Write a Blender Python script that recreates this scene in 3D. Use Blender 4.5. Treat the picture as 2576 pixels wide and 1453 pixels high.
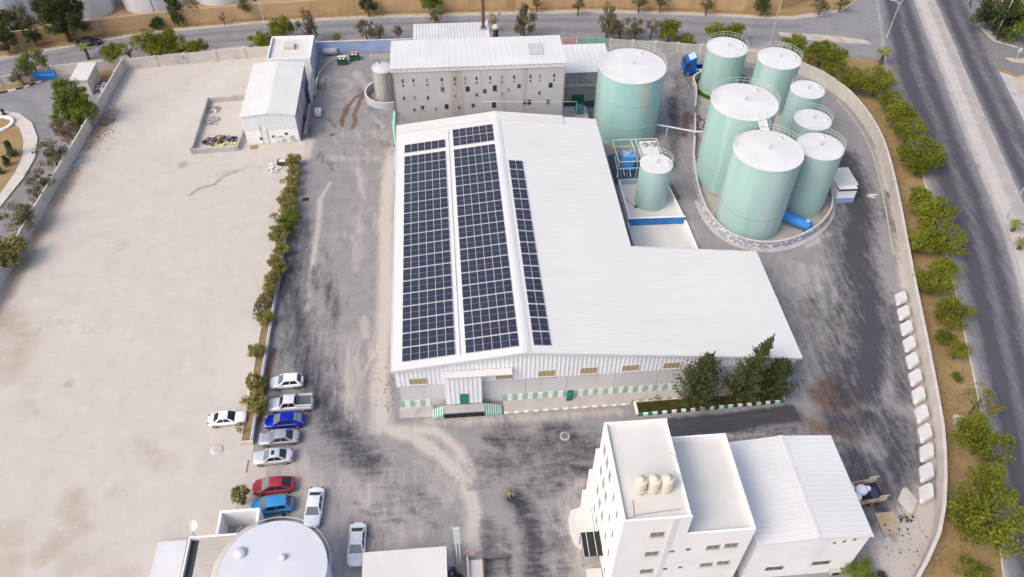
import bpy, math, random
import numpy as np
from mathutils import Vector, Matrix
random.seed(7); np.random.seed(7)
for o in list(bpy.data.objects): bpy.data.objects.remove(o)
SC=bpy.context.scene; COL=SC.collection
# ------------------------------------------------------------------ camera
F,YAW,PITCH,ROLL=1990.6,0.098484,0.807883,0.016257
CAM=np.array([7.9576,-55.7397,78.4439]); PW,PH=2576.,1453.
def cam_rot():
    cy,sy=math.cos(YAW),math.sin(YAW)
    fwd=np.array([sy*math.cos(PITCH),cy*math.cos(PITCH),-math.sin(PITCH)]); right=np.array([cy,-sy,0.]); up=np.cross(right,fwd)
    c,s=math.cos(ROLL),math.sin(ROLL)
    return np.array([c*right+s*up,-s*right+c*up,fwd])
CR=cam_rot()
cd=bpy.data.cameras.new('camera'); co=bpy.data.objects.new('camera',cd); COL.objects.link(co); SC.camera=co
cd.sensor_fit='HORIZONTAL'; cd.sensor_width=36.; cd.lens=F/PW*36.; cd.clip_start=1.; cd.clip_end=6000.
M=Matrix.Identity(4)
for i in range(3):
    M[i][0],M[i][1],M[i][2],M[i][3]=CR[0][i],CR[1][i],-CR[2][i],CAM[i]
co.matrix_world=M
# ------------------------------------------------------------------ sky, sun, exposure (soft hazy daylight)
SUN_EL,SUN_AZ=math.radians(48),math.radians(240)      # azimuth clockwise from +Y: hazy light from the left, a little from the near side
W=bpy.data.worlds.new('World'); SC.world=W; W.use_nodes=True
nt=W.node_tree; bg=nt.nodes['Background']; sky=nt.nodes.new('ShaderNodeTexSky')
sky.sky_type='NISHITA'; sky.sun_disc=False; sky.sun_elevation=SUN_EL; sky.sun_rotation=SUN_AZ; sky.altitude=700; sky.air_density=1.1; sky.dust_density=7.5; sky.ozone_density=.3
nt.links.new(sky.outputs[0],bg.inputs[0]); bg.inputs[1].default_value=0.15
sl=bpy.data.lights.new('sun','SUN'); so=bpy.data.objects.new('sun',sl); COL.objects.link(so)
sl.energy=0.6; sl.angle=math.radians(20); sl.color=(1.,.965,.91)
sd=Vector((math.sin(SUN_AZ)*math.cos(SUN_EL),math.cos(SUN_AZ)*math.cos(SUN_EL),math.sin(SUN_EL)))
so.rotation_euler=sd.to_track_quat('Z','Y').to_euler()
vs=SC.view_settings; vs.view_transform='Standard'; vs.look='None'; vs.gamma=1.; vs.use_curve_mapping=False; vs.exposure=0.68

# ------------------------------------------------------------------ helpers
def G(px,py,z=0.):
    """survey point: world x,y on the level z that was measured at this point of the photo"""
    d=CR.T@np.array([(px-PW/2)/F,-(py-PH/2)/F,1.]); t=(z-CAM[2])/d[2]; r=CAM+t*d; return (float(r[0]),float(r[1]))
def GY(px,py,Y):
    d=CR.T@np.array([(px-PW/2)/F,-(py-PH/2)/F,1.]); t=(Y-CAM[1])/d[1]; r=CAM+t*d; return (float(r[0]),float(r[2]))
OFF={}
def tag(o,label=None,cat=None,group=None,kind=None):
    if label: o['label']=label
    if cat: o['category']=cat
    if group: o['group']=group
    if kind: o['kind']=kind
    return o
def thing(name,label,cat,loc=(0,0,0),rz=0.,group=None):
    o=bpy.data.objects.new(name,None); COL.objects.link(o); o.empty_display_size=.3
    o.location=loc; o.rotation_euler=(0,0,rz); OFF[o.name]=Vector(loc); return tag(o,label,cat,group)
def place(name,me,parent=None,loc=(0,0,0),rot=(0,0,0),scale=(1,1,1)):
    o=bpy.data.objects.new(name,me); COL.objects.link(o)
    off=OFF.get(parent.name,Vector()) if parent else Vector()
    o.location=Vector(loc)-off; o.rotation_euler=rot; o.scale=scale; o.parent=parent
    OFF[o.name]=Vector(loc); return o
def copy_tree(o,parent=None):
    c=o.copy(); COL.objects.link(c); c.parent=parent
    for ch in o.children: copy_tree(ch,c)
    return c
class MB:
    def __init__(s): s.v=[];s.f=[];s.m=[];s.s=[]
    def poly(s,pts,m=0,sm=False):
        b=len(s.v); s.v+= [tuple(p) for p in pts]; s.f.append(tuple(range(b,b+len(pts)))); s.m.append(m); s.s.append(sm)
    def faces(s,vs_,fs,m=0,sm=False):
        b=len(s.v); s.v+=[tuple(p) for p in vs_]
        for f in fs: s.f.append(tuple(b+i for i in f)); s.m.append(m); s.s.append(sm)
    def box(s,x0,x1,y0,y1,z0,z1,m=0,mt=None):
        v=[(x0,y0,z0),(x1,y0,z0),(x1,y1,z0),(x0,y1,z0),(x0,y0,z1),(x1,y0,z1),(x1,y1,z1),(x0,y1,z1)]
        s.faces(v,[(0,3,2,1),(0,1,5,4),(1,2,6,5),(2,3,7,6),(3,0,4,7)],m); s.faces(v,[(4,5,6,7)],m if mt is None else mt); return s
    def obox(s,p0,p1,w,z0,z1,m=0,mt=None):
        """box along the line p0-p1 of width w"""
        d=Vector((p1[0]-p0[0],p1[1]-p0[1])); n=Vector((-d.y,d.x)).normalized()*w/2
        q=[(p0[0]-n.x,p0[1]-n.y),(p1[0]-n.x,p1[1]-n.y),(p1[0]+n.x,p1[1]+n.y),(p0[0]+n.x,p0[1]+n.y)]
        return s.prism(q,z0,z1,m,mt)
    def prism(s,pl,z0,z1,m=0,mt=None):
        a=sum(pl[i][0]*pl[(i+1)%len(pl)][1]-pl[(i+1)%len(pl)][0]*pl[i][1] for i in range(len(pl)))
        if a<0: pl=pl[::-1]
        n=len(pl); v=[(x,y,z0) for x,y in pl]+[(x,y,z1) for x,y in pl]
        s.faces(v,[(i,(i+1)%n,n+(i+1)%n,n+i) for i in range(n)]+[tuple(range(n-1,-1,-1))],m); s.faces(v,[tuple(range(n,2*n))],m if mt is None else mt); return s
    def lathe(s,cx,cy,prof,n=48,m=0,sm=True,a0=0.,a1=2*math.pi):
        full=abs(a1-a0-2*math.pi)<1e-6; k=n if full else n+1
        v=[(cx+r*math.cos(a0+(a1-a0)*i/n),cy+r*math.sin(a0+(a1-a0)*i/n),z) for r,z in prof for i in range(k)]
        fs=[]
        for j in range(len(prof)-1):
            for i in range(n):
                i2=(i+1)%k; fs.append((j*k+i,j*k+i2,(j+1)*k+i2,(j+1)*k+i))
        s.faces(v,fs,m,sm); return s
    def disc(s,cx,cy,r,z,n=32,m=0): s.poly([(cx+r*math.cos(2*math.pi*i/n),cy+r*math.sin(2*math.pi*i/n),z) for i in range(n)],m); return s
    def tube(s,path,r,n=6,m=0,sm=True,caps=True):
        P=[Vector(p) for p in path]; rs=r if isinstance(r,(list,tuple)) else [r]*len(P); v=[]
        t0=(P[1]-P[0]).normalized(); u=t0.orthogonal().normalized()
        for i,p in enumerate(P):
            t=(P[min(i+1,len(P)-1)]-P[max(i-1,0)]).normalized(); u=(u-t*u.dot(t)).normalized(); w=t.cross(u)
            v+= [p+(u*math.cos(2*math.pi*k/n)+w*math.sin(2*math.pi*k/n))*rs[i] for k in range(n)]
        fs=[(j*n+k,j*n+(k+1)%n,(j+1)*n+(k+1)%n,(j+1)*n+k) for j in range(len(P)-1) for k in range(n)]
        s.faces(v,fs,m,sm)
        if caps: s.poly(v[:n][::-1],m); s.poly(v[-n:],m)
        return s
    def mesh(s,name,mats,off=(0,0,0),sharp=None):
        me=bpy.data.meshes.new(name); o=Vector(off)
        me.from_pydata([tuple(Vector(p)-o) for p in s.v],[],s.f)
        for m in (mats if isinstance(mats,(list,tuple)) else [mats]): me.materials.append(m)
        me.polygons.foreach_set('material_index',s.m); me.polygons.foreach_set('use_smooth',s.s); me.update()
        if sharp: me.set_sharp_from_angle(angle=sharp)
        return me
    def build(s,name,mats,parent=None,sharp=None):
        off=OFF.get(parent.name,Vector()) if parent else Vector()
        o=bpy.data.objects.new(name,s.mesh(name,mats,off,sharp)); COL.objects.link(o); o.parent=parent
        OFF[o.name]=off; return o
# ------------------------------------------------------------------ materials
def mat(name,c1,c2=None,scale=.5,rough=.85,metal=0.,bump=0.,stretch=(1,1,1),lo=.35,hi=.65,grain=.12,gscale=14.,coord='P',spec=.25,detail=5,c3=None,scale3=.2,lo3=.55,hi3=.7,stretch3=None):
    m=bpy.data.materials.new(name); m.use_nodes=True; n=m.node_tree.nodes; l=m.node_tree.links; b=n['Principled BSDF']
    b.inputs['Roughness'].default_value=rough; b.inputs['Metallic'].default_value=metal; b.inputs['Specular IOR Level'].default_value=spec
    if coord=='P': src=n.new('ShaderNodeNewGeometry').outputs['Position']
    else: src=n.new('ShaderNodeTexCoord').outputs['Object']
    def noise(sc,st,det=5):
        mp=n.new('ShaderNodeMapping'); mp.inputs['Scale'].default_value=st; l.new(src,mp.inputs[0])
        t=n.new('ShaderNodeTexNoise'); t.inputs['Scale'].default_value=sc; t.inputs['Detail'].default_value=det; l.new(mp.outputs[0],t.inputs[0]); return t.outputs[0]
    def rmp(s_,a,b_):
        r=n.new('ShaderNodeMapRange'); r.inputs[1].default_value=a; r.inputs[2].default_value=b_; l.new(s_,r.inputs[0]); return r.outputs[0]
    def mix(f,a,b_,t='MIX'):
        x=n.new('ShaderNodeMix'); x.data_type='RGBA'; x.blend_type=t
        if isinstance(f,float): x.inputs[0].default_value=f
        else: l.new(f,x.inputs[0])
        for i,c in ((6,a),(7,b_)):
            if isinstance(c,tuple): x.inputs[i].default_value=(*c[:3],1)
            else: l.new(c,x.inputs[i])
        return x.outputs[2]
    col=c1
    if c2: col=mix(rmp(noise(scale,stretch,detail),lo,hi),c1,c2)
    if c3: col=mix(rmp(noise(scale3,stretch3 or stretch,detail),lo3,hi3),col,c3)
    g=noise(gscale,(1,1,1),3)
    if grain:
        r=n.new('ShaderNodeMapRange'); r.inputs[1].default_value=.25; r.inputs[2].default_value=.75; r.inputs[3].default_value=1-grain; r.inputs[4].default_value=1+grain*.6; l.new(g,r.inputs[0])
        cmb=n.new('ShaderNodeCombineColor'); [l.new(r.outputs[0],cmb.inputs[i]) for i in range(3)]
        col=mix(1.,col,cmb.outputs[0],'MULTIPLY')
    if isinstance(col,tuple): b.inputs['Base Color'].default_value=(*col[:3],1)
    else: l.new(col,b.inputs['Base Color'])
    if bump:
        bp=n.new('ShaderNodeBump'); bp.inputs['Strength'].default_value=bump; bp.inputs['Distance'].default_value=.05; l.new(g,bp.inputs['Height']); l.new(bp.outputs[0],b.inputs['Normal'])
    return m
def plain(name,c,rough=.6,metal=0.,spec=.4): return mat(name,c,rough=rough,metal=metal,grain=.06,gscale=3.,spec=spec)
WHITE=mat('white_sheet',(.655,.64,.62),(.63,.615,.595),.12,.6,grain=.03,c3=(.60,.585,.56),scale3=.5,stretch3=(.12,1,1),lo3=.52,hi3=.85)
WHITE2=mat('white_sheet_clean',(.65,.64,.63),(.60,.59,.58),.2,.5,grain=.04)
PLASTER=mat('white_plaster',(.82,.815,.81),(.77,.765,.76),.35,.9,grain=.05,c3=(.66,.65,.63),scale3=.6,stretch3=(1,1,.12),lo3=.6,hi3=.85)
SCREED=mat('roof_screed',(.62,.60,.565),(.57,.55,.515),.3,.95,grain=.08,c3=(.52,.50,.46),scale3=.35,lo3=.6,hi3=.8)
CLAD=mat('pale_wall_sheet',(.76,.765,.79),(.71,.72,.75),.4,.5,grain=.05,stretch=(1,1,.2))
CONC=mat('concrete',(.47,.455,.445),(.37,.355,.345),.35,.95,grain=.12,bump=.1,c3=(.28,.26,.24),scale3=.5,stretch3=(1,1,.1),lo3=.58,hi3=.78)
CONCW=mat('pale_concrete',(.58,.53,.485),(.51,.465,.425),.5,.95,grain=.12,bump=.1,c3=(.40,.35,.31),scale3=.5,stretch3=(1,1,.15),lo3=.6,hi3=.85)
RENDER_G=mat('grey_render',(.50,.485,.475),(.43,.415,.40),.25,.95,grain=.12,c3=(.30,.265,.235),scale3=.55,stretch3=(1,1,.06),lo3=.54,hi3=.74)
SLAB=mat('white_precast',(.66,.645,.63),(.60,.585,.57),.8,.9,grain=.1)
SLAB2=mat('beige_precast',(.56,.52,.48),(.47,.43,.39),.9,.9,grain=.1)
TAN=mat('tan_wall',(.54,.37,.205),(.46,.31,.175),.4,.95,grain=.12,c3=(.36,.24,.13),scale3=.4,stretch3=(1,1,.2))
BLUEW=mat('blue_painted_wall',(.21,.31,.56),(.33,.41,.60),.3,.85,grain=.08)
BLUE=mat('blue_paint',(.03,.17,.50),(.05,.24,.58),.6,.55,grain=.08)
PALEB=mat('pale_blue_wall',(.40,.44,.54),(.47,.50,.57),.3,.9,grain=.08)
GREEN=plain('green_paint',(.015,.19,.125)); GREENP=mat('faded_green_paint',(.25,.44,.36),(.35,.50,.43),1.5,.85)
WPAINT=mat('white_paint_worn',(.80,.79,.77),(.68,.67,.64),1.5,.85)
DARK=plain('dark_opening',(.015,.015,.02),.9); BLACK=plain('black_rubber',(.02,.02,.022),.8)
GLASS=plain('window_glass',(.10,.10,.12),.12,spec=.6); GLASSB=plain('boarded_dark_glass',(.035,.032,.032),.35)
GLASSL=plain('dusty_pane',(.22,.21,.21),.5)
YELL=mat('yellowed_rooflight',(.40,.32,.17),(.33,.25,.13),1.2,.6,stretch=(6,1,.4),grain=.12)
STEEL=plain('galvanised_steel',(.42,.43,.45),.45,.6); PIPE=plain('white_pipe',(.68,.68,.66),.6); RAIL=plain('pale_green_rail',(.50,.58,.52),.6)
RUST=mat('rusty_steel',(.15,.075,.05),(.24,.14,.10),1.2,.9)
TEAL=mat('teal_tank_paint',(.38,.535,.505),(.30,.485,.45),.45,.5,stretch=(1,1,.07),grain=.04,spec=.4,c3=(.47,.58,.57),scale3=.33,stretch3=(1,1,.05),lo3=.5,hi3=.7)
TEALR=mat('teal_tank_paint_stained',(.36,.56,.54),(.29,.50,.48),.45,.5,stretch=(1,1,.07),grain=.05,spec=.4,c3=(.52,.50,.34),scale3=.5,stretch3=(1,1,.16),lo3=.54,hi3=.74)
SILO=mat('stained_silo_steel',(.44,.43,.43),(.30,.29,.29),.9,.7,stretch=(1,1,.05),c3=(.17,.16,.16),scale3=1.1,stretch3=(1,1,.04),lo3=.56,hi3=.72)
TANKTOP=mat('tank_roof_white',(.65,.645,.635),(.60,.595,.585),.4,.6,grain=.04,c3=(.55,.55,.53),scale3=.9,lo3=.66,hi3=.9)
SOIL=mat('planter_soil',(.20,.145,.07),(.28,.21,.11),1.2,1.,grain=.25)
GRASSM=mat('lawn_soil',(.05,.055,.015),(.10,.075,.022),.6,1.,grain=.3)
BEIGE=mat('beige_sheet',(.50,.475,.42),(.44,.415,.36),.5,.7,grain=.06)
WOOD=mat('pallet_wood',(.42,.30,.17),(.32,.22,.12),2.,.9)
ALU=plain('panel_frame_aluminium',(.70,.71,.76),.4,.2)
TRUNK=mat('bark',(.13,.095,.065),(.08,.06,.042),3.,1.,coord='O')
def leafmat(name,c1,c2):
    m=bpy.data.materials.new(name); m.use_nodes=True; n=m.node_tree.nodes; l=m.node_tree.links; b=n['Principled BSDF']
    b.inputs['Roughness'].default_value=.7; b.inputs['Specular IOR Level'].default_value=.2
    at=n.new('ShaderNodeAttribute'); at.attribute_name='tone'; oi=n.new('ShaderNodeObjectInfo')
    ad=n.new('ShaderNodeMath'); ad.operation='MULTIPLY_ADD'; ad.inputs[1].default_value=.35; l.new(oi.outputs['Random'],ad.inputs[0]); l.new(at.outputs['Fac'],ad.inputs[2])
    r=n.new('ShaderNodeMapRange'); r.inputs[1].default_value=.05; r.inputs[2].default_value=1.25; l.new(ad.outputs[0],r.inputs[0])
    x=n.new('ShaderNodeMix'); x.data_type='RGBA'; x.inputs[6].default_value=(*c1,1); x.inputs[7].default_value=(*c2,1); l.new(r.outputs[0],x.inputs[0])
    l.new(x.outputs[2],b.inputs['Base Color'])
    tr=n.new('ShaderNodeBsdfTranslucent'); l.new(x.outputs[2],tr.inputs[0]); ms=n.new('ShaderNodeMixShader'); ms.inputs[0].default_value=.25
    l.new(b.outputs[0],ms.inputs[1]); l.new(tr.outputs[0],ms.inputs[2]); l.new(ms.outputs[0],n['Material Output'].inputs[0]); return m
L_PINE=leafmat('pine_leaf',(.075,.10,.010),(.27,.285,.03)); L_OLIVE=leafmat('olive_leaf',(.11,.10,.05),(.28,.25,.14))
L_DARK=leafmat('dark_leaf',(.03,.045,.02),(.10,.12,.04)); L_GREEN=leafmat('green_leaf',(.07,.12,.015),(.25,.30,.045))
L_CON=leafmat('conifer_leaf',(.03,.05,.022),(.15,.17,.06)); L_SHRUB=leafmat('shrub_leaf',(.13,.13,.03),(.38,.33,.10)); L_DRY=leafmat('dry_leaf',(.14,.10,.06),(.26,.19,.12))
# ------------------------------------------------------------------ ground sheets
def groundmat(name,base,base2,dark,pale,brown,st=(1,1,1),st2=(1,1,1),nsc=.8,rough=.92,mott=1.15,fine=.2,rot2=0.,turn=False):
    m=bpy.data.materials.new(name); m.use_nodes=True; n=m.node_tree.nodes; l=m.node_tree.links; b=n['Principled BSDF']
    b.inputs['Roughness'].default_value=rough; b.inputs['Specular IOR Level'].default_value=.2
    pos=n.new('ShaderNodeNewGeometry').outputs['Position']; at=n.new('ShaderNodeAttribute'); at.attribute_name='stain'
    sp=n.new('ShaderNodeSeparateColor'); l.new(at.outputs['Color'],sp.inputs[0])
    def noise(sc,s_,det=6,dist=0.,rz=0.):
        mp=n.new('ShaderNodeMapping'); mp.inputs['Scale'].default_value=s_; mp.inputs['Rotation'].default_value=(0,0,rz); l.new(pos,mp.inputs[0])
        t=n.new('ShaderNodeTexNoise'); t.inputs['Scale'].default_value=sc; t.inputs['Detail'].default_value=det; t.inputs['Roughness'].default_value=.62; t.inputs['Distortion'].default_value=dist; l.new(mp.outputs[0],t.inputs[0]); return t.outputs[0]
    def math_(op,a,b_,clamp=False):
        x=n.new('ShaderNodeMath'); x.operation=op; x.use_clamp=clamp
        for i,c in enumerate((a,b_)):
            if isinstance(c,(int,float)): x.inputs[i].default_value=c
            else: l.new(c,x.inputs[i])
        return x.outputs[0]
    def mixc(f,a,c):
        x=n.new('ShaderNodeMix'); x.data_type='RGBA'; l.new(f,x.inputs[0])
        for i,q in ((6,a),(7,c)):
            if isinstance(q,tuple): x.inputs[i].default_value=(*q,1)
            else: l.new(q,x.inputs[i])
        return x.outputs[2]
    na=noise(.45,(1,1,1),10,.5); nb=noise(nsc,st,7,.6)
    if turn:   # tyre tracks swing round in front of the warehouse
        nh=noise(nsc,(st[1]*1.2,st[0],1),7,1.0,-.35); sy=n.new('ShaderNodeSeparateXYZ'); l.new(pos,sy.inputs[0]); tm=n.new('ShaderNodeMapRange'); tm.inputs[1].default_value=1.; tm.inputs[2].default_value=-5.; l.new(sy.outputs[1],tm.inputs[0])
        tx=n.new('ShaderNodeMapRange'); tx.inputs[1].default_value=52.; tx.inputs[2].default_value=44.; l.new(sy.outputs[0],tx.inputs[0]); k_=math_('MULTIPLY',tm.outputs[0],tx.outputs[0]); nb=math_('ADD',math_('MULTIPLY',nb,math_('SUBTRACT',1.,k_)),math_('MULTIPLY',nh,k_))
    nc=noise(nsc*.8,st2,7,1.2,rot2); nd=noise(6.,(1,1,1),4); ne=noise(.5,(1,1,1),6); nf=noise(1.7,(1,.55,1),7,.4)
    f0=n.new('ShaderNodeMapRange'); f0.inputs[1].default_value=.36; f0.inputs[2].default_value=.64; l.new(na,f0.inputs[0])
    col=mixc(f0.outputs[0],base,base2)
    def fac(chan,nz,mo,gain,bias): return math_('ADD',math_('MULTIPLY',math_('ADD',chan,math_('MULTIPLY',math_('SUBTRACT',nz,.5),mo)),gain),bias,True)
    col=mixc(fac(sp.outputs[1],nc,mott,1.7,-.30),col,pale)
    col=mixc(math_('MULTIPLY',fac(sp.outputs[2],ne,mott,1.9,-.42),.85),col,brown)
    col=mixc(math_('MULTIPLY',fac(sp.outputs[0],math_('ADD',math_('MULTIPLY',nb,.6),math_('MULTIPLY',nf,.4)),mott*1.6,1.6,-.30),.9),col,dark)
    r=n.new('ShaderNodeMapRange'); r.inputs[1].default_value=.28; r.inputs[2].default_value=.72; r.inputs[3].default_value=1-fine; r.inputs[4].default_value=1+fine*.6; l.new(nd,r.inputs[0])
    x=n.new('ShaderNodeMix'); x.data_type='RGBA'; x.blend_type='MULTIPLY'; x.inputs[0].default_value=1.; l.new(col,x.inputs[6]); cb=n.new('ShaderNodeCombineColor'); [l.new(r.outputs[0],cb.inputs[i]) for i in range(3)]; l.new(cb.outputs[0],x.inputs[7])
    l.new(x.outputs[2],b.inputs['Base Color']); bp=n.new('ShaderNodeBump'); bp.inputs['Strength'].default_value=.25; bp.inputs['Distance'].default_value=.04; l.new(nd,bp.inputs['Height']); l.new(bp.outputs[0],b.inputs['Normal'])
    return m
YARD=groundmat('yard_surface',(.285,.272,.268),(.235,.225,.226),(.046,.044,.056),(.47,.425,.385),(.15,.09,.06),st=(1.6,.28,1),st2=(1.2,.3,1),mott=1.15,fine=.2,turn=True)
SAND=groundmat('pale_sand',(.52,.475,.425),(.475,.43,.385),(.27,.22,.18),(.56,.52,.475),(.385,.305,.225),st=(1,1,1),st2=(1,.7,1),nsc=.7,mott=.85,fine=.09)
ROADM=groundmat('asphalt',(.215,.207,.215),(.18,.173,.183),(.066,.063,.078),(.43,.405,.385),(.22,.15,.09),st=(2.2,.12,1),st2=(1.6,.2,1),nsc=.5,mott=.95,fine=.08,rot2=-.28)
STREET=groundmat('street_asphalt',(.26,.25,.255),(.22,.212,.22),(.12,.115,.128),(.43,.395,.36),(.25,.17,.1),st=(.12,2.2,1),st2=(.2,1.6,1),nsc=.5,mott=.45,fine=.08)
DIRT=groundmat('dry_verge',(.27,.185,.085),(.33,.235,.12),(.12,.075,.035),(.46,.36,.23),(.20,.10,.05),st=(1,1,1),st2=(2.,.3,1),nsc=.9,mott=.8,fine=.2,rot2=-.25)
PAVE=mat('pavement_concrete',(.47,.44,.42),(.40,.375,.355),.5,.95,grain=.12,c3=(.30,.27,.25),scale3=.6,lo3=.58,hi3=.75)
SANDK=mat('pale_verge',(.50,.44,.37),(.40,.34,.27),.6,1.,grain=.15)
def dist_poly(P,pts):
    d=np.full(len(P),1e9); pts=np.array(pts,float)
    if len(pts)==1: return np.hypot(P[:,0]-pts[0,0],P[:,1]-pts[0,1])
    for a,b in zip(pts[:-1],pts[1:]):
        ab=b-a; t=np.clip(((P-a)@ab)/max(ab@ab,1e-9),0,1); d=np.minimum(d,np.hypot(*(P-a-t[:,None]*ab).T))
    return d
def inside(P,pl):
    x,y=P[:,0],P[:,1]; r=np.zeros(len(P),bool); n=len(pl)
    for i in range(n):
        x0,y0=pl[i]; x1,y1=pl[(i+1)%n]
        if y0==y1: continue
        c=((y0>y)!=(y1>y))&(x<(x1-x0)*(y-y0)/(y1-y0)+x0); r^=c
    return r
def sheet(name,pl,z,material,stains=(),step=.35,bumps=(),label=None):
    """flat sheet cut to the outline pl; stains = [(channel, points, half width, strength)] are soiling with its own shape"""
    A=np.array(pl); x0,y0=A.min(0); x1,y1=A.max(0); nx=int((x1-x0)/step)+2; ny=int((y1-y0)/step)+2
    X,Y=np.meshgrid(x0+np.arange(nx)*step,y0+np.arange(ny)*step); P=np.c_[X.ravel(),Y.ravel()]
    C=np.zeros((len(P),4)); C[:,3]=1
    for ch,pts,w,s in stains:
        d=dist_poly(P,pts); C[:,ch]=np.maximum(C[:,ch],s*np.exp(-(d/w)**2))
    Z=np.full(len(P),z)
    for bx,by,r,h in bumps: Z+=h*np.exp(-((P[:,0]-bx)**2+(P[:,1]-by)**2)/r**2)
    cx=P[:,0].reshape(ny,nx)[:-1,:-1].ravel()+step/2; cy=P[:,1].reshape(ny,nx)[:-1,:-1].ravel()+step/2
    ok=inside(np.c_[cx,cy],pl); I=(np.arange(ny-1)[:,None]*nx+np.arange(nx-1)[None,:]).ravel()[ok]
    q=np.c_[I,I+1,I+1+nx,I+nx]; used=np.unique(q); rm=np.full(len(P),-1); rm[used]=np.arange(len(used)); q=rm[q]
    me=bpy.data.meshes.new(name); me.vertices.add(len(used)); me.vertices.foreach_set('co',np.c_[P[used],Z[used]].ravel())
    me.loops.add(q.size); me.loops.foreach_set('vertex_index',q.ravel()); me.polygons.add(len(q)); me.polygons.foreach_set('loop_start',np.arange(len(q))*4); me.update(); me.validate()
    at=me.color_attributes.new('stain','FLOAT_COLOR','POINT'); at.data.foreach_set('color',C[used].ravel().astype(np.float32))
    me.materials.append(material); o=bpy.data.objects.new(name,me); COL.objects.link(o); return tag(o,label,None,None,'structure')
def ribbon(name,Lp,Rp,z,material,prof,n=14,kind='structure',sub=4):
    """road ribbon between two edges; prof(u)->(dark,pale,brown) across the width"""
    def dens(p):
        p=np.array(p,float); d=np.r_[0,np.cumsum(np.hypot(*np.diff(p,axis=0).T))]; t=np.linspace(0,1,len(p)*sub); 
        return np.c_[np.interp(t*d[-1],d,p[:,0]),np.interp(t*d[-1],d,p[:,1])],t
    k=max(len(Lp),len(Rp))*sub
    def rs(p):
        p=np.array(p,float); d=np.r_[0,np.cumsum(np.hypot(*np.diff(p,axis=0).T))]; t=np.linspace(0,d[-1],k); return np.c_[np.interp(t,d,p[:,0]),np.interp(t,d,p[:,1])]
    A,B=rs(Lp),rs(Rp); mb=MB(); V=[];C=[]
    for i in range(k):
        for j in range(n+1):
            u=j/n; V.append((*(A[i]*(1-u)+B[i]*u),z)); C.append((*prof(u),1))
    fs=[(i*(n+1)+j,i*(n+1)+j+1,(i+1)*(n+1)+j+1,(i+1)*(n+1)+j) for i in range(k-1) for j in range(n)]
    mb.faces(V,fs); o=mb.build(name,material); at=o.data.color_attributes.new('stain','FLOAT_COLOR','POINT'); at.data.foreach_set('color',np.array(C,np.float32).ravel()); return tag(o,kind=kind)
def strip(name,pts,z,material): 
    mb=MB(); mb.poly([(x,y,z) for x,y in pts]); o=mb.build(name,material); return tag(o,kind='structure')
# base ground to the horizon
mb=MB(); R0=3000; mb.poly([(-R0,-R0,-.03),(R0,-R0,-.03),(R0,R0,-.03),(-R0,R0,-.03)]); gr=tag(mb.build('ground',DIRT),kind='structure')
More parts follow.
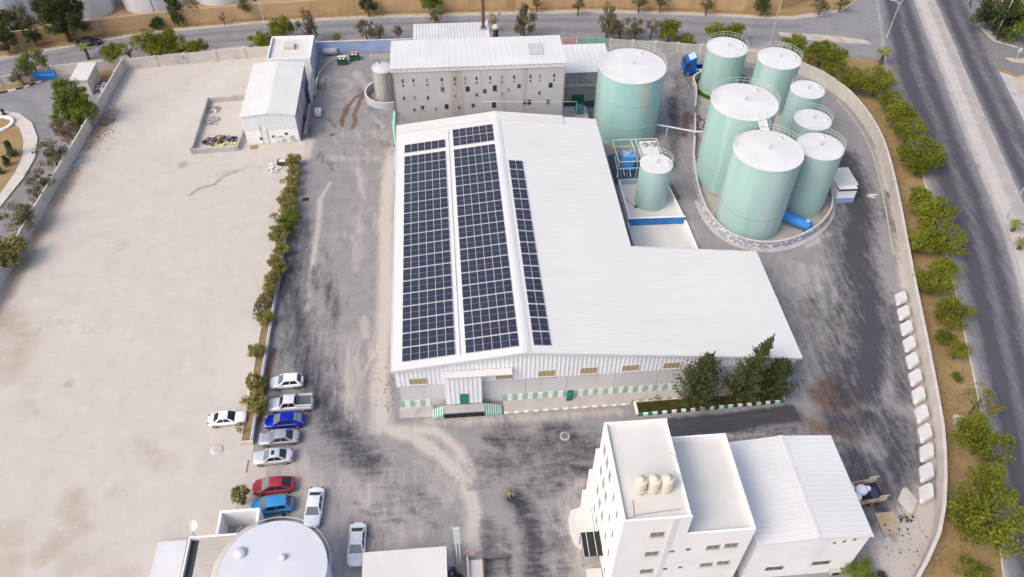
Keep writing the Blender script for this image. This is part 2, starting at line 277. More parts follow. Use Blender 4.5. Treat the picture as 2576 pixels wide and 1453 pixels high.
# perimeter of the yard (inner face of the round wall)
WALLC=[(36.5,81.9),(39.8,81.4),(55.1,78.7),(57.6,77.7),(64.7,75.0),(69.3,72.9),(73.4,70.2),(76.4,66.5),(78.6,61.3),(79.3,55.6),(79.3,50.6),(78.6,44.9),(76.9,38.0),(74.6,30.0),(71.9,21.4),(69.3,12.9),(66.5,3.4),(64.0,-4.7),(62.4,-9.6),(61.0,-12.8),(58.8,-17.5),(55.9,-21.9),(53.4,-24.4),(51.2,-26.5)]
YP=[(-16.2,49.6),(-16.2,55),(-24,55),(-24,72),(-24,83),(-16.5,82.9),(36.5,82.2)]+WALLC[1:]+[(50,-60),(-25,-60),(-20,-20),(-17.2,-12),(-16.4,-3.5)]
def gp(l): return [G(x,y) for x,y in l]
D,P_,B_=0,1,2
yst=[(D,gp([(2120,400),(2160,520),(2150,640),(2185,760),(2190,900),(2170,990)]),3.0,.95),(D,gp([(2100,560),(2130,720),(2110,850),(2090,960)]),2.6,.6),(D,gp([(2240,780),(2260,900),(2270,1000)]),2.,.6),
 (D,gp([(2120,1060),(2220,1060),(2270,1150),(2230,1230)]),3.0,.75),(D,gp([(2150,1150),(2210,1300),(2190,1180)]),2.5,.7),(D,gp([(2040,760),(2070,900),(2110,960)]),1.6,.55),
 (D,gp([(1650,1090),(1800,1072),(1990,1045)]),1.3,1.2),(D,gp([(1690,1062),(1840,1050),(1990,1028)]),.7,1.1),(D,gp([(1800,1092),(1990,1080)]),1.,.6),
 (D,gp([(1280,1090),(1330,1150),(1400,1100),(1480,1140)]),2.4,.6),(D,gp([(1230,1170),(1320,1160),(1420,1185),(1480,1120)]),2.6,.5),(D,gp([(1300,1250),(1340,1330),(1350,1453)]),1.6,.8),(D,gp([(1230,1320),(1240,1450)]),1.3,.55),(D,gp([(1400,1330),(1420,1453)]),1.2,.45),
 (D,gp([(750,600),(730,720),(760,880),(800,1000),(880,1120),(930,1170)]),2.4,.72),(P_,gp([(1700,1118),(1830,1097),(1985,1084)]),.35,1.1),(P_,gp([(1690,1072),(1980,1037)]),.12,.9),(D,gp([(2170,760),(2160,900),(2120,1000)]),3.4,.8),(D,gp([(690,800),(720,900),(800,960)]),1.6,.35),(D,gp([(830,800),(850,940)]),1.1,.35),(D,gp([(760,560),(770,620),(740,650)]),1.2,.35),
 (D,gp([(1690,250),(1700,330),(1690,420)]),1.4,.6),(D,gp([(1650,180),(1740,200),(1700,260)]),2.2,.4),(D,gp([(2060,360),(2110,440),(2100,500)]),1.8,.5),(D,gp([(1980,760),(2030,870)]),1.5,.3),
 (D,gp([(760,300),(780,340)]),1.3,.55),(D,gp([(800,200),(815,225)]),.9,.4),(D,gp([(835,340)]),.5,.9),(D,gp([(770,260),(790,245)]),1.,.4),
 (P_,gp([(985,380),(975,480),(970,640),(970,780),(960,900),(955,1000),(960,1075)]),1.3,.9),(P_,gp([(960,1075),(1040,1100),(1110,1150),(1170,1210),(1195,1290),(1185,1360),(1205,1420)]),.9,.95),(P_,gp([(1000,1080),(1100,1085),(1150,1130),(1190,1190)]),.8,.8),
 (P_,gp([(806,500),(800,570),(790,640),(778,700),(770,780)]),.5,.72),(P_,gp([(830,460),(808,500)]),.35,.7),(P_,gp([(900,420),(920,500),(890,560)]),1.4,.3),(P_,gp([(870,850),(900,960),(880,1050)]),1.6,.4),(P_,gp([(1060,1110),(1200,1180)]),.8,.5),
 (P_,gp([(740,1180),(800,1240),(840,1350),(850,1450)]),2.6,.5),(P_,gp([(1000,1280),(1060,1330)]),2.4,.3),(P_,gp([(640,1180),(620,1260)]),2.2,1.),(P_,gp([(1460,1250),(1480,1330),(1440,1400)]),1.6,.45),
 (P_,gp([(2290,760),(2300,900),(2320,1040),(2345,1180)]),.9,.9),(P_,gp([(2215,380),(2235,480),(2260,600),(2275,720)]),.9,.75),(P_,gp([(2250,1350),(2310,1330),(2260,1420),(2330,1280)]),2.6,1.1),(P_,gp([(1940,700),(2020,720),(2000,660)]),2.,.25),(P_,gp([(1730,560),(1750,610)]),.8,.5),(P_,gp([(2030,620),(2100,580)]),.7,.6),
 (P_,gp([(820,150),(900,140),(980,140)]),2.,.35),(P_,gp([(820,400),(960,400)]),1.4,.45),(P_,gp([(765,395),(770,360)]),1.3,1.1),
 (B_,gp([(2090,985),(2085,1010),(2110,1000)]),2.2,1.09),(B_,gp([(2030,1060),(2140,1090)]),2.4,0.58),(B_,gp([(2012,762),(2018,780),(2024,800)]),.7,.55),(B_,gp([(932,220),(912,236),(892,248),(876,268),(872,284),(860,300),(862,318)]),.36,1.15),(B_,gp([(918,238),(905,252),(898,276),(890,290),(894,306),(888,322)]),.42,1.1),(B_,gp([(870,275),(866,292)]),.6,.95),(B_,gp([(1728,285),(1722,340)]),.7,1.01),
 (B_,gp([(690,880),(672,960),(655,1060)]),.6,0.87),(B_,gp([(1710,180),(1690,300),(1740,300)]),1.2,0.51),(B_,gp([(1690,470),(1706,500)]),.4,1.30),(B_,gp([(800,190),(795,225)]),.7,0.72)]
yst+=[(P_,gp([(760,1230),(850,1400),(1000,1340),(900,1220)]),3.4,.42),(P_,gp([(1080,1062),(1300,1054),(1560,1035)]),.8,.5),(P_,gp([(1450,1230),(1440,1330),(1470,1430)]),2.,.5)]
brg=np.random.default_rng(21)
def blots(x0,x1,y0,y1,n,ch,w0,w1,s0,s1,dx=0.,dy=0.):
    for _ in range(n):
        px,py=brg.uniform(x0,x1),brg.uniform(y0,y1); l=brg.uniform(.2,1.); j=brg.normal(size=4)*8
        yst.append((ch,gp([(px,py),(px+dx*l*.5+j[0],py+dy*l*.5+j[1]),(px+dx*l+j[2],py+dy*l+j[3])]),brg.uniform(w0,w1),brg.uniform(s0,s1)))
blots(1220,1500,1075,1240,26,D,.5,1.6,.35,.75,90,25); blots(1210,1420,1230,1440,14,D,.4,1.2,.3,.6,15,90); blots(2060,2260,480,960,30,D,.5,1.8,.3,.7,20,110); blots(2060,2280,1020,1280,22,D,.5,1.6,.3,.65,60,30)
blots(700,830,600,1050,18,D,.5,1.5,.25,.55,30,110); blots(830,960,420,1000,16,P_,.3,1.1,.25,.6,10,110); blots(1240,1500,1080,1400,14,P_,.25,.7,.3,.55,60,40); blots(1990,2120,640,900,14,P_,.3,1.,.25,.5,30,90); blots(800,980,150,400,16,P_,.4,1.4,.2,.5,40,40); blots(800,970,160,420,14,D,.3,1.,.2,.45,40,30); blots(760,1180,1150,1420,20,P_,.5,1.6,.2,.45,60,50); blots(850,1150,1150,1350,10,D,.5,1.4,.2,.4,80,50); blots(1990,2200,960,1120,14,B_,.4,1.1,.4,.8,50,20)
sheet('yard',YP,.0,YARD,yst,.3)
# pale sand lot on the left
SP=[(-51.0,80.2),(-27.6,83.0),(-24.5,83.2),(-24.5,72),(-25.2,55.3),(-16.0,55.3),(-15.6,50.2),(-16.4,49.6),(-16.4,-3.5),(-17.2,-12),(-20,-20),(-25,-60),(-60,-60),(-54.0,20),(-53.6,40),(-52.2,57)]
sst=[(B_,gp([(280,285),(240,340),(225,370)]),1.6,1.30),(B_,gp([(190,430),(120,560),(60,660),(20,745)]),1.3,1.09),(B_,gp([(0,780),(60,860),(20,930)]),3.,0.72),(B_,gp([(260,600),(310,610),(270,690)]),2.,0.41),(B_,gp([(180,1260),(190,1330),(110,1400)]),2.2,0.72),(B_,gp([(350,1120),(400,1150)]),2.2,0.58),(B_,gp([(60,1060),(90,960)]),2.2,0.43),(B_,gp([(100,1380),(300,1440)]),3.,0.51),(B_,gp([(20,1340),(30,1430)]),3.,0.58),(B_,gp([(280,1240),(330,1225)]),1.5,0.43),
 (D,gp([(285,300),(262,320)]),.7,.8),(D,gp([(460,415)]),1.0,.7),(D,gp([(478,492),(500,475),(540,465),(560,445),(600,430)]),.35,.75),(D,gp([(545,440),(640,420),(720,418)]),.9,.35),(D,gp([(640,600),(650,640)]),.5,.2),(D,gp([(270,610)]),.5,.4),(D,gp([(330,170),(600,155)]),.4,.3),(D,gp([(240,310),(180,420)]),.5,.3),
 (P_,gp([(500,250),(430,330),(580,180)]),4.,.55),(P_,gp([(620,850),(590,980)]),4.,.5),(P_,gp([(200,830),(300,880)]),4.,.25),(D,gp([(170,960),(175,975)]),.8,.3),(B_,gp([(175,965)]),1.,0.72),(B_,gp([(165,740)]),1.6,0.43),(D,gp([(70,860),(130,800),(230,830)]),1.2,.25)]
sst=[(c,p,w,s*.8 if c==B_ else s) for c,p,w,s in sst]
sheet('sand_lot',SP,.006,SAND,sst,.4)
# ---- roads
TU=[(-140,66),(-100,77),(-74.9,85.2),(-63.5,88.8),(-56.8,91.2),(-49.7,93.2),(-29.4,95.9),(-17.7,96.2),(-3.8,96.6),(22,96.4),(38.5,96.),(50.7,94.9),(62.9,93.2),(74.2,91.2),(80.4,90.7),(87.1,91.8),(91.2,93.6),(96,98),(104,112)]
TL=[(-140,61.5),(-100,72.5),(-73.3,80.2),(-61.8,82.9),(-51.4,84.8),(-37.5,86.3),(-28.3,87.2),(-15.1,88.2),(-3.6,88.),(16.9,87.),(40.6,84.9),(57.9,82.2),(70.,79.),(84.1,75.7),(89.4,74.1),(93,76)]
def tprof(u): return (.55*math.exp(-((u-.3)/.1)**2)+.45*math.exp(-((u-.68)/.12)**2),.5*math.exp(-(u/.06)**2)+.5*math.exp(-((1-u)/.07)**2),0)
ribbon('street',TU,TL,.012,STREET,tprof)
BL=[(116,150),(108,122),(100.1,97.8),(94.5,82),(90.0,69.8),(87.3,57.),(83.6,40.4),(80.2,27.2),(76.3,13.8),(70.8,-3.2),(68.,-11.4),(61.5,-27),(50,-52)]
ML=[(124,150),(116,122),(108.4,97.2),(104.0,80.7),(99.8,64.3),(95.2,47.5),(92.1,35.1),(89.5,24.6),(86.4,15.5),(80.,-2.),(76.,-12.),(69.8,-28),(59,-53)]
MR=[(129,150),(120.5,122),(112.4,97.),(108.2,80.4),(103.7,63.4),(99.3,46.2),(96.1,33.5),(93.4,22.6),(90.2,13.5),(84.,-4.),(80.,-14.),(74,-30),(64,-55)]
RR=[(138,150),(128.5,122),(119.9,97.),(116.,84),(112.,69.7),(108.7,56.1),(106,46),(103,34),(100,22),(95,6),(90,-8),(83,-28),(74,-55)]
def bprof(u): return (.95*math.exp(-((u-.36)/.16)**2)+.8*math.exp(-((u-.72)/.13)**2)+.1,.55*math.exp(-(u/.09)**2)+.7*math.exp(-((1-u)/.06)**2),0)
ribbon('boulevard',BL,ML,.020,ROADM,bprof)
ribbon('boulevard_far_carriageway',MR,RR,.020,ROADM,lambda u:(.95*math.exp(-((u-.3)/.2)**2)+.7*math.exp(-((u-.75)/.2)**2),.6*math.exp(-(u/.07)**2),0))
ribbon('median',ML,MR,.05,groundmat('median_paving',(.40,.375,.355),(.34,.315,.295),(.16,.15,.15),(.52,.48,.44),(.30,.21,.13),st=(1,.4,1),mott=.7,fine=.12),lambda u:(.0,.6 if abs(u-.35)<.2 else .1,.15),6)
for nm,E_ in (('median_kerb',ML),('median_kerb',MR)):
    k=thing(nm,'pale kerb edging the boulevard median on its '+('near' if E_ is ML else 'far')+' carriageway side','kerb'); mb=MB()
    for a,b in zip(E_[:-1],E_[1:]): mb.obox(a,b,.2,.0,.14)
    mb.build('kerb_line',CONC,k)
# junction apron between street and boulevard, side street on the right
strip('junction',[(84,76),(89.6,74),(92,73.5),(94.6,82),(100.2,97.9),(104,112),(96,98),(91.2,93.6),(87,91.8),(80,90.7),(80,77)],.016,STREET)
strip('side_street',[(112.4,70),(116,84),(120,97),(124,98),(121,88),(131,73),(150,60),(150,46),(127,56),(118,62)],.016,ROADM)
strip('side_pavement',[(107,56),(111,69),(118,62),(127,56),(150,46),(150,30),(100,22),(103,34),(106,46)],.014,PAVE)
# traffic islands
def island(label,pts,m=SANDK,h=.16,km=CONCW):
    o=MB().prism(pts,.0,h,0,1).build('traffic_island',[km,m]); return tag(o,label,'island')
island('long sandy traffic island in the street mouth beside the boulevard',gp([(1958,83),(2010,86),(2100,92),(2180,104),(2190,112),(2150,111),(2050,103),(1965,92)]))
island('pale triangular traffic island with a lamp at the boulevard side street',gp([(2464,70),(2500,105),(2562,122),(2540,113),(2505,84)]),PAVE)
island('small pale kerbed island at the far edge of the side street',gp([(2540,200),(2580,190),(2600,215),(2560,240)]))
island('small sandy island with a post beside the side street',gp([(2530,147),(2580,150),(2580,160),(2545,156)]))
# verge strip pavement along the boulevard kerb
kb=thing('boulevard_kerb','pale concrete kerb between dry verge and boulevard','kerb'); mb=MB()
for a,b in zip(BL[5:-1],BL[6:]): mb.obox((a[0]-.1,a[1]),(b[0]-.1,b[1]),.18,.0,.14)
mb.build('kerb_line',CONCW,kb)
kb=thing('street_kerb','pale kerb along the far side of the street','kerb'); mb=MB()
for a,b in zip(TU[:-1],TU[1:]): mb.obox((a[0],a[1]+.1),(b[0],b[1]+.1),.2,.0,.15)
mb.build('kerb_line',CONCW,kb)
strip('street_pavement',[(TL[i][0],TL[i][1]+.0) for i in range(3,13)]+[(70,77.),(57.9,79.9),(40.6,82.4),(16.9,84.),(-3.6,84.4),(-15.1,84.2),(-28,84.),(-51,81.6),(-62,80.5)],.008,SANDK)
strip('verge_pavement',[(TU[i][0],TU[i][1]) for i in range(1,17)]+[(88,93.8),(80,92.),(74,92.5),(62.9,94.5),(38.5,97.6),(-3.8,98.0),(-29.4,97.),(-49.7,94.3),(-63.5,90),(-100,79)],.008,SANDK)
# left street with the oval island
sheet('left_street',[(-140,62),(-73.5,80.5),(-62,80.6),(-53,75),(-53.4,57),(-54.6,24),(-58,-20),(-140,-20)],.009,STREET,[(P_,gp([(60,560),(100,480),(150,400),(200,330)]),1.2,.4),(D,gp([(0,600),(60,480),(110,330),(60,250),(0,245)]),2.2,.35)],.6)
isl=[(-120,40)]+gp([(-160,255),(-60,266),(0,281),(50,288),(82,312),(96,350),(90,398),(62,448),(0,525),(-80,600)])
def inset(pl,d):
    c=np.mean(pl,axis=0); return [tuple(c+(np.array(p)-c)*(1-d/np.hypot(*(np.array(p)-c)))) for p in pl]
t=thing('oval_island','planted oval traffic island with wide white kerb and dry brown grass','island',(*np.mean(isl,axis=0),0))
MB().prism(isl,0,.22).build('kerb_ring',CONCW,t); MB().prism(inset(isl,2.2),.1,.26).build('soil_bed',DIRT,t)
ring=[(-66.2+1.9*math.cos(a),65.5+3.2*math.sin(a)) for a in np.linspace(0,2*math.pi,24,False)]
rc=gp([(2,316)])[0]; mb=MB(); mb.lathe(*rc,[(1.7,.26),(1.7,.5),(2.3,.5),(2.3,.26)],28); mb.build('inner_ring',WPAINT,t)
# verge with black and white kerb in front of the blue gate
v=gp([(-60,222),(0,206),(95,190),(105,205),(60,222),(0,236),(-60,248)])
t=thing('gate_verge','dirt verge edged with black and white kerb blocks beside the blue gate','verge',(*v[0],0)); MB().prism(v,0,.1).build('soil_bed',DIRT,t)
kw=MB().box(-.5,.5,-.12,.12,0,.2).mesh('kerb_block_white',WPAINT); kk=MB().box(-.5,.5,-.12,.12,0,.2).mesh('kerb_block_black',BLACK)
pts=gp([(105,205),(60,222),(0,236),(-60,248)]); i=0
for a,b in zip(pts[:-1],pts[1:]):
    L_=math.dist(a,b); k=max(1,int(L_/1.0))
    for j in range(k):
        u=(j+.5)/k; place('kerb_block',(kw,kk)[i%2],t,(a[0]+(b[0]-a[0])*u,a[1]+(b[1]-a[1])*u,0),(0,0,math.atan2(b[1]-a[1],b[0]-a[0])),(L_/k*.97,1,1)); i+=1

# mossy seepage line along the foot of the curved wall
mp_=[(a-1.35,b) for a,b in WALLC[8:15]]; ribbon('moss_line',mp_,[(a+.3,b) for a,b in mp_],.012,mat('moss_seep',(.33,.35,.22),(.42,.40,.33),1.2,.95,grain=.2),lambda u:(0,0,0),2,kind='stuff',sub=3)['label']='thin greenish moss line along the curved wall foot'
# ------------------------------------------------------------------ walls
def corr(mb,p0,p1,z0,z1,pitch=.33,dep=.045,m=0):
    """profiled sheet standing on the line p0-p1; z1 may be a function of the run 0..1"""
    p0=Vector(p0);p1=Vector(p1);d=p1-p0;L=d.length;d.normalize();n=Vector((d.y,-d.x)); k=max(1,round(L/pitch)); pr=[]
    for i in range(k):
        for u,o in ((0,0),(.5,0),(.6,dep),(.9,dep)): pr.append(((i+u)/k,o))
    pr.append((1.,0)); zt=z1 if callable(z1) else (lambda t:z1); v=[]
    for u,o in pr:
        q=p0+d*(u*L)+n*o; v+=[(q.x,q.y,z0),(q.x,q.y,zt(u))]
    mb.faces(v,[(2*i,2*i+2,2*i+3,2*i+1) for i in range(len(pr)-1)],m); return mb
def roof(mb,xs,y0,y1,zf,pitch=1.0,h=.05,m=0,axis='x',th=.06):
    """ribbed roof sheet: ribs run along axis, xs = list of breakpoints along the slope"""
    k=max(1,round((y1-y0)/pitch)); pr=[]
    for i in range(k):
        for u,o in ((0,0),(.80,0),(.86,h),(.94,h)): pr.append((y0+(y1-y0)*(i+u)/k,o))
    pr.append((y1,0)); v=[]
    for y,o in pr:
        for x in xs: v.append((x,y,zf(x)+o) if axis=='x' else (y,x,zf(x)+o))
    n=len(xs); fs=[]
    for i in range(len(pr)-1):
        for j in range(n-1):
            a=(i*n+j,i*n+j+1,(i+1)*n+j+1,(i+1)*n+j); fs.append(a if axis=='x' else a[::-1])
    mb.faces(v,fs,m)
    b=[(xs[0],y0),(xs[-1],y0),(xs[-1],y1),(xs[0],y1)]
    P=lambda x,y,dz:(x,y,zf(x)-dz) if axis=='x' else (y,x,zf(x)-dz)
    for j in range(n-1):      # skirt and underside
        mb.poly([P(xs[j],y0,th),P(xs[j+1],y0,th),P(xs[j+1],y0,-.005),P(xs[j],y0,-.005)],m); mb.poly([P(xs[j],y1,-.005),P(xs[j+1],y1,-.005),P(xs[j+1],y1,th),P(xs[j],y1,th)],m)
        mb.poly([P(xs[j],y1,th),P(xs[j+1],y1,th),P(xs[j+1],y0,th),P(xs[j],y0,th)],m)
    for x in (xs[0],xs[-1]): mb.poly([P(x,y0,th),P(x,y1,th),P(x,y1,-.005),P(x,y0,-.005)],m)
    return mb
def pt_along(pts,s):
    for a,b in zip(pts[:-1],pts[1:]):
        L=math.dist(a,b)
        if s<=L or b is pts[-1]: u=min(s/L,1); return (a[0]+(b[0]-a[0])*u,a[1]+(b[1]-a[1])*u),math.atan2(b[1]-a[1],b[0]-a[0])
        s-=L
def wall(name,label,pts,h,th,seg,m,pier=None,pm=None,cope=None,group=None,ph=.12,cat='wall'):
    """boundary wall: panels between piers, each a part"""
    tot=sum(math.dist(a,b) for a,b in zip(pts[:-1],pts[1:])); k=max(1,round(tot/seg)); t=thing(name,label,cat,(*pts[0],0),group=group)
    P=[pt_along(pts,tot*i/k) for i in range(k+1)]
    for i in range(k):
        a,b=P[i][0],P[i+1][0]; L=math.dist(a,b); ang=math.atan2(b[1]-a[1],b[0]-a[0]); g=.012
        mb=MB().box(-L/2+g,L/2-g,-th/2,th/2,0,h+random.uniform(-.02,.02)); 
        if cope: mb.box(-L/2+g,L/2-g,-th/2-.05,th/2+.05,h+.021,h+.09,1)
        place('wall_panel',mb.mesh('wall_panel',[m,cope or m]),t,((a[0]+b[0])/2,(a[1]+b[1])/2,0),(0,0,ang))
    if pier:
        pme=MB().box(-pier/2,pier/2,-th/2-.09,th/2+.09,0,h+ph).mesh('pier',pm or m)
        for q,a in P: place('pier',pme,t,(*q,0),(0,0,a))
    return t
wall('boundary_wall','pale concrete panel wall with piers along the left edge of the sand lot',[(-50.9,79.9),(-52.1,57),(-53.0,43.8),(-53.7,31),(-54.2,15),(-54.6,0)],2.2,.22,4.2,CONCW,.34)
wall('boundary_wall','pale concrete panel wall with piers along the street side of the sand lot',[(-50.6,80.1),(-37,81.9),(-24.2,83.0)],2.1,.22,5.6,CONCW,.4)
wall('boundary_wall','pale concrete panel wall beyond the flat roofed hut corner beside the left street',[(-51.2,80.2),(-58,79.2),(-63,78.6)],2.1,.2,5.,CONCW,.3)
wall('boundary_wall','blue painted boundary wall behind the dumpsters',[(-16.2,83.1),(-1.6,83.1),(2.6,83.1)],2.5,.25,6.3,BLUEW,cope=CONCW)
wall('boundary_wall','grey concrete wall behind the green tanks with pale piers',WALLC[1:5],2.0,.25,4.3,CONC,.5,CONCW)
wall('boundary_wall','long curved cream wall round the tank yard beside the verge',WALLC[4:],2.3,.28,3.6,CONCW,cope=CONCW)
t=wall('yard_fence','faded pink sheet fence panel behind the connecting building',[(27.6,82.3),(33.2,82.2)],2.1,.12,5.6,mat('faded_pink_sheet',(.50,.27,.27),(.58,.38,.37),.8,.8),cat='fence')
wall('yard_fence','green corrugated fence panel behind the big rust stained tank',[(33.4,82.2),(39.4,81.5)],2.1,.12,6.,mat('green_sheet',(.16,.36,.27),(.22,.44,.34),.8,.7,stretch=(6,1,1)),cat='fence')
wall('far_wall','tan rendered wall along the far side of the street below the white tanks',[(-140,70),(-100,81.5),(-76.3,89.2),(-60.9,93.2),(-50.1,95.6),(-35,97.6),(-10,99.6),(22.3,99.4),(46.8,97.9),(61.1,96.3),(74.8,94.3),(83,96.5),(89,102),(93,112)],3.0,.3,8.,TAN)
# ---- hexagonal precast slabs leaning on the round wall
hexp=[(-.55,-1.5),(-.2,-1.58),(.80,-.35),(.62,1.4),(.25,1.58),(-.80,.3)]
def slabmesh(m):
    mb=MB(); n=6; b=.07; z=.55
    top=[(x*.93,y*.95,z) for x,y in hexp]; mid=[(x,y,z-b) for x,y in hexp]; bot=[(x,y,0) for x,y in hexp]
    mb.faces(bot+mid+top,[(i,(i+1)%n,n+(i+1)%n,n+i) for i in range(n)]+[(n+i,n+(i+1)%n,2*n+(i+1)%n,2*n+i) for i in range(n)]+[tuple(range(2*n,3*n)),tuple(range(n-1,-1,-1))]); return mb.mesh('precast_slab',m)
sm=slabmesh(SLAB); sm2=slabmesh(SLAB2)
WL=[(x,y) for x,y in WALLC[14:21]]
base=[(68.4,13.6),(67.2,9.6),(65.2,2.9),(62.8,-5.0),(61.3,-9.8),(59.8,-13.0),(57.6,-17.6)]
tot=sum(math.dist(a,b) for a,b in zip(base[:-1],base[1:])); NS=12
for i in range(NS):
    (x,y),a=pt_along(base,tot*(i+.4)/NS)
    lb='topmost white precast slab of the leaning row, beside the greenish wall foot' if i==0 else ('last white precast slab of the leaning row, touching the fallen beige slab' if i==NS-1 else 'white hexagonal precast slab leaning on its neighbour in the row along the curved wall')
    o=place('precast_slab',sm,None,(x-.3,y,.25),(math.radians(-11),math.radians(-12),a+math.pi/2+math.radians(-6+random.uniform(-3,3)))); tag(o,lb,'slab','precast slabs along the curved wall')
o=place('precast_slab',sm2,None,(55.75,-16.6,.02),(0,math.radians(2),math.radians(8)),(1.3,.95,.6)); tag(o,'fallen beige precast slab lying flat beside the leaning white row','slab','precast slabs along the curved wall')
# ------------------------------------------------------------------ main warehouse with solar roof
HR,XR,SL,LY,XE,X3,Y3=9.354,15.094,.124,47.425,48.126,30.725,18.146
zr=lambda x:HR-SL*abs(x-XR)
wh=thing('warehouse','large white factory warehouse with low pitched roof and green striped plinth','warehouse')
roof(MB(),[0,XR-.25],0,LY,zr,1.0,.014).build('roof_sheet',WHITE,wh)
roof(MB(),[XR+.25,X3],0,LY,zr,1.0,.014).build('roof_sheet',WHITE,wh)
roof(MB(),[X3+.003,XE],0,Y3,zr,1.0,.014).build('roof_sheet',WHITE,wh)
mb=MB(); v=[(x,y,z) for y in (-.02,LY+.02) for x,z in ((XR-.62,zr(XR-.62)+.055),(XR-.2,HR+.075),(XR+.2,HR+.075),(XR+.62,zr(XR+.62)+.055))]; mb.faces(v,[(0,1,5,4),(1,2,6,5),(2,3,7,6)]); mb.build('ridge_cap',WHITE2,wh)
mb=MB(); v=[]
for y in (LY-2.0,LY+.12):
    for x in (-.05,XR,25.6): v.append((x,y,zr(x)+.17))
mb.faces(v,[(0,1,4,3),(1,2,5,4)]); mb.faces([(x,y,z-d) for x,y,z in v[:3] for d in (0,.16)],[(0,1,3,2),(2,3,5,4)]); mb.faces([(25.6,LY-2,zr(25.6)+.17),(25.6,LY-2,zr(25.6)),(25.6,LY+.12,zr(25.6)),(25.6,LY+.12,zr(25.6)+.17)],[(0,1,2,3)]); mb.build('end_flashing',WHITE2,wh)
def slopebox(mb,xa,xb,y0,y1,zf,d0,d1,m=0):
    v=[(x,y,zf(x)+d) for d in (d0,d1) for x,y in ((xa,y0),(xb,y0),(xb,y1),(xa,y1))]; mb.faces(v,[(3,2,1,0),(4,5,6,7),(0,1,5,4),(1,2,6,5),(2,3,7,6),(3,0,4,7)],m)
for xa,xb in ((-.06,XR),(XR,XE+.06)):
    mb=MB(); slopebox(mb,xa,xb,-.12,-.01,zr,-.24,.07); mb.build('verge_trim',WHITE2,wh)
MB().box(-.14,-.01,0,LY,zr(0)-.2,zr(0)+.03).build('eave_gutter',WHITE2,wh)
MB().box(XE+.01,XE+.13,0,Y3,zr(XE)-.2,zr(XE)+.02).build('eave_gutter',WHITE2,wh)
MB().box(X3+.01,X3+.13,Y3,LY,zr(X3)-.2,zr(X3)+.02).build('eave_gutter',WHITE2,wh)
mb=MB(); slopebox(mb,X3,XE+.06,Y3+.01,Y3+.12,zr,-.24,.07); mb.build('verge_trim',WHITE2,wh)
# walls (0.3 m behind the roof edge)
WX0,WX1,WY0,WY1=.3,XE-.3,.3,LY-.3; ZC=4.1
corr(MB(),(WX0,WY0),(WX1,WY0),ZC,lambda u:zr(WX0+(WX1-WX0)*u)-.1,.5,.05).build('upper_wall',CLAD,wh)
mb=MB(); corr(mb,(WX0,WY1),(WX0,WY0),ZC,zr(WX0)-.1,.5,.05); corr(mb,(WX1,WY0),(WX1,Y3-.3),ZC,zr(WX1)-.1,.5,.05); corr(mb,(WX1,Y3-.3),(X3-.3,Y3-.3),ZC,lambda u:zr(WX1+(X3-.3-WX1)*u)-.1,.5,.05); corr(mb,(X3-.3,Y3-.3),(X3-.3,WY1),ZC,zr(X3-.3)-.1,.5,.05); corr(mb,(X3-.3,WY1),(WX0,WY1),ZC,lambda u:zr(X3-.3+(WX0-X3+.3)*u)-.1,.5,.05); mb.build('side_wall_sheet',CLAD,wh)
mb=MB(); 
for a,b in (((WX0,WY1),(WX0,WY0)),((WX1,WY0),(WX1,Y3-.3)),((WX1,Y3-.3),(X3-.3,Y3-.3)),((X3-.3,Y3-.3),(X3-.3,WY1)),((X3-.3,WY1),(WX0,WY1))):
    d=Vector(b)-Vector(a); n=Vector((-d.y,d.x)).normalized()*.13; mb.obox((a[0]+n.x,a[1]+n.y),(b[0]+n.x,b[1]+n.y),.24,0,ZC-.002)
mb.build('side_wall',CONC,wh)
edges=[WX0,5.87]+[10.13,15.3,20.2,26.0,31.2,36.4,41.6,WX1]
CONCL=mat('pale_front_concrete',(.60,.585,.58),(.55,.535,.53),.3,.9,grain=.06,c3=(.47,.45,.44),scale3=.5,stretch3=(1,1,.15),lo3=.6,hi3=.8)
for a,b in zip(edges[:-1],edges[1:]):
    if a==5.87: continue
    MB().box(a+.02,b-.02,WY0+.01,WY0+.3,0,ZC-.003-.12*(int(a)%2)).build('wall_panel',CONCL,wh)
pw=MB().box(-.30,.30,-.06,.0,.02,1.25).mesh('plinth_block_white',WPAINT); pg=MB().box(-.30,.30,-.06,.0,.02,1.25).mesh('plinth_block_green',GREENP); pgd=MB().box(-.30,.30,-.07,.0,.02,1.25).mesh('plinth_block_deep_green',GREEN)
x=WX0+.3; i=0
while x<WX1:
    if not(4.0<x<12.4): place('plinth_block',pgd if 20.3<x<20.95 else (pg,pw)[i%2],wh,(x,WY0+.005,0))
    x+=.612; i+=1
def window(parent,x0,x1,z0,z1,Y,gl,fr,dep=.05,sill=True,mull=1,name='window',axis='y',sgn=-1):
    """framed window on a wall facing -y (axis y) or -x (axis x)"""
    f=.05
    def bx(mb,a0,a1,z0,z1,d0,d1,m=0):
        if axis=='y': mb.box(a0,a1,min(Y+sgn*d0,Y+sgn*d1),max(Y+sgn*d0,Y+sgn*d1),z0,z1,m)
        else: mb.box(min(Y+sgn*d0,Y+sgn*d1),max(Y+sgn*d0,Y+sgn*d1),a0,a1,z0,z1,m)
    mb=MB(); bx(mb,x0,x1,z0,z0+f,.0,dep); bx(mb,x0,x1,z1-f,z1,.0,dep); bx(mb,x0,x0+f,z0+f,z1-f,0,dep); bx(mb,x1-f,x1,z0+f,z1-f,0,dep)
    for k in range(1,mull+1):
        xm=x0+(x1-x0)*k/(mull+1); bx(mb,xm-.02,xm+.02,z0+f,z1-f,.0,dep-.01)
    if sill: bx(mb,x0-.08,x1+.08,z0-.07,z0-.002,0,dep+.06)
    w=mb.build(name,fr,parent); mb=MB(); bx(mb,x0+f,x1-f,z0+f,z1-f,.004,.018); mb.build('pane',gl,w); return w
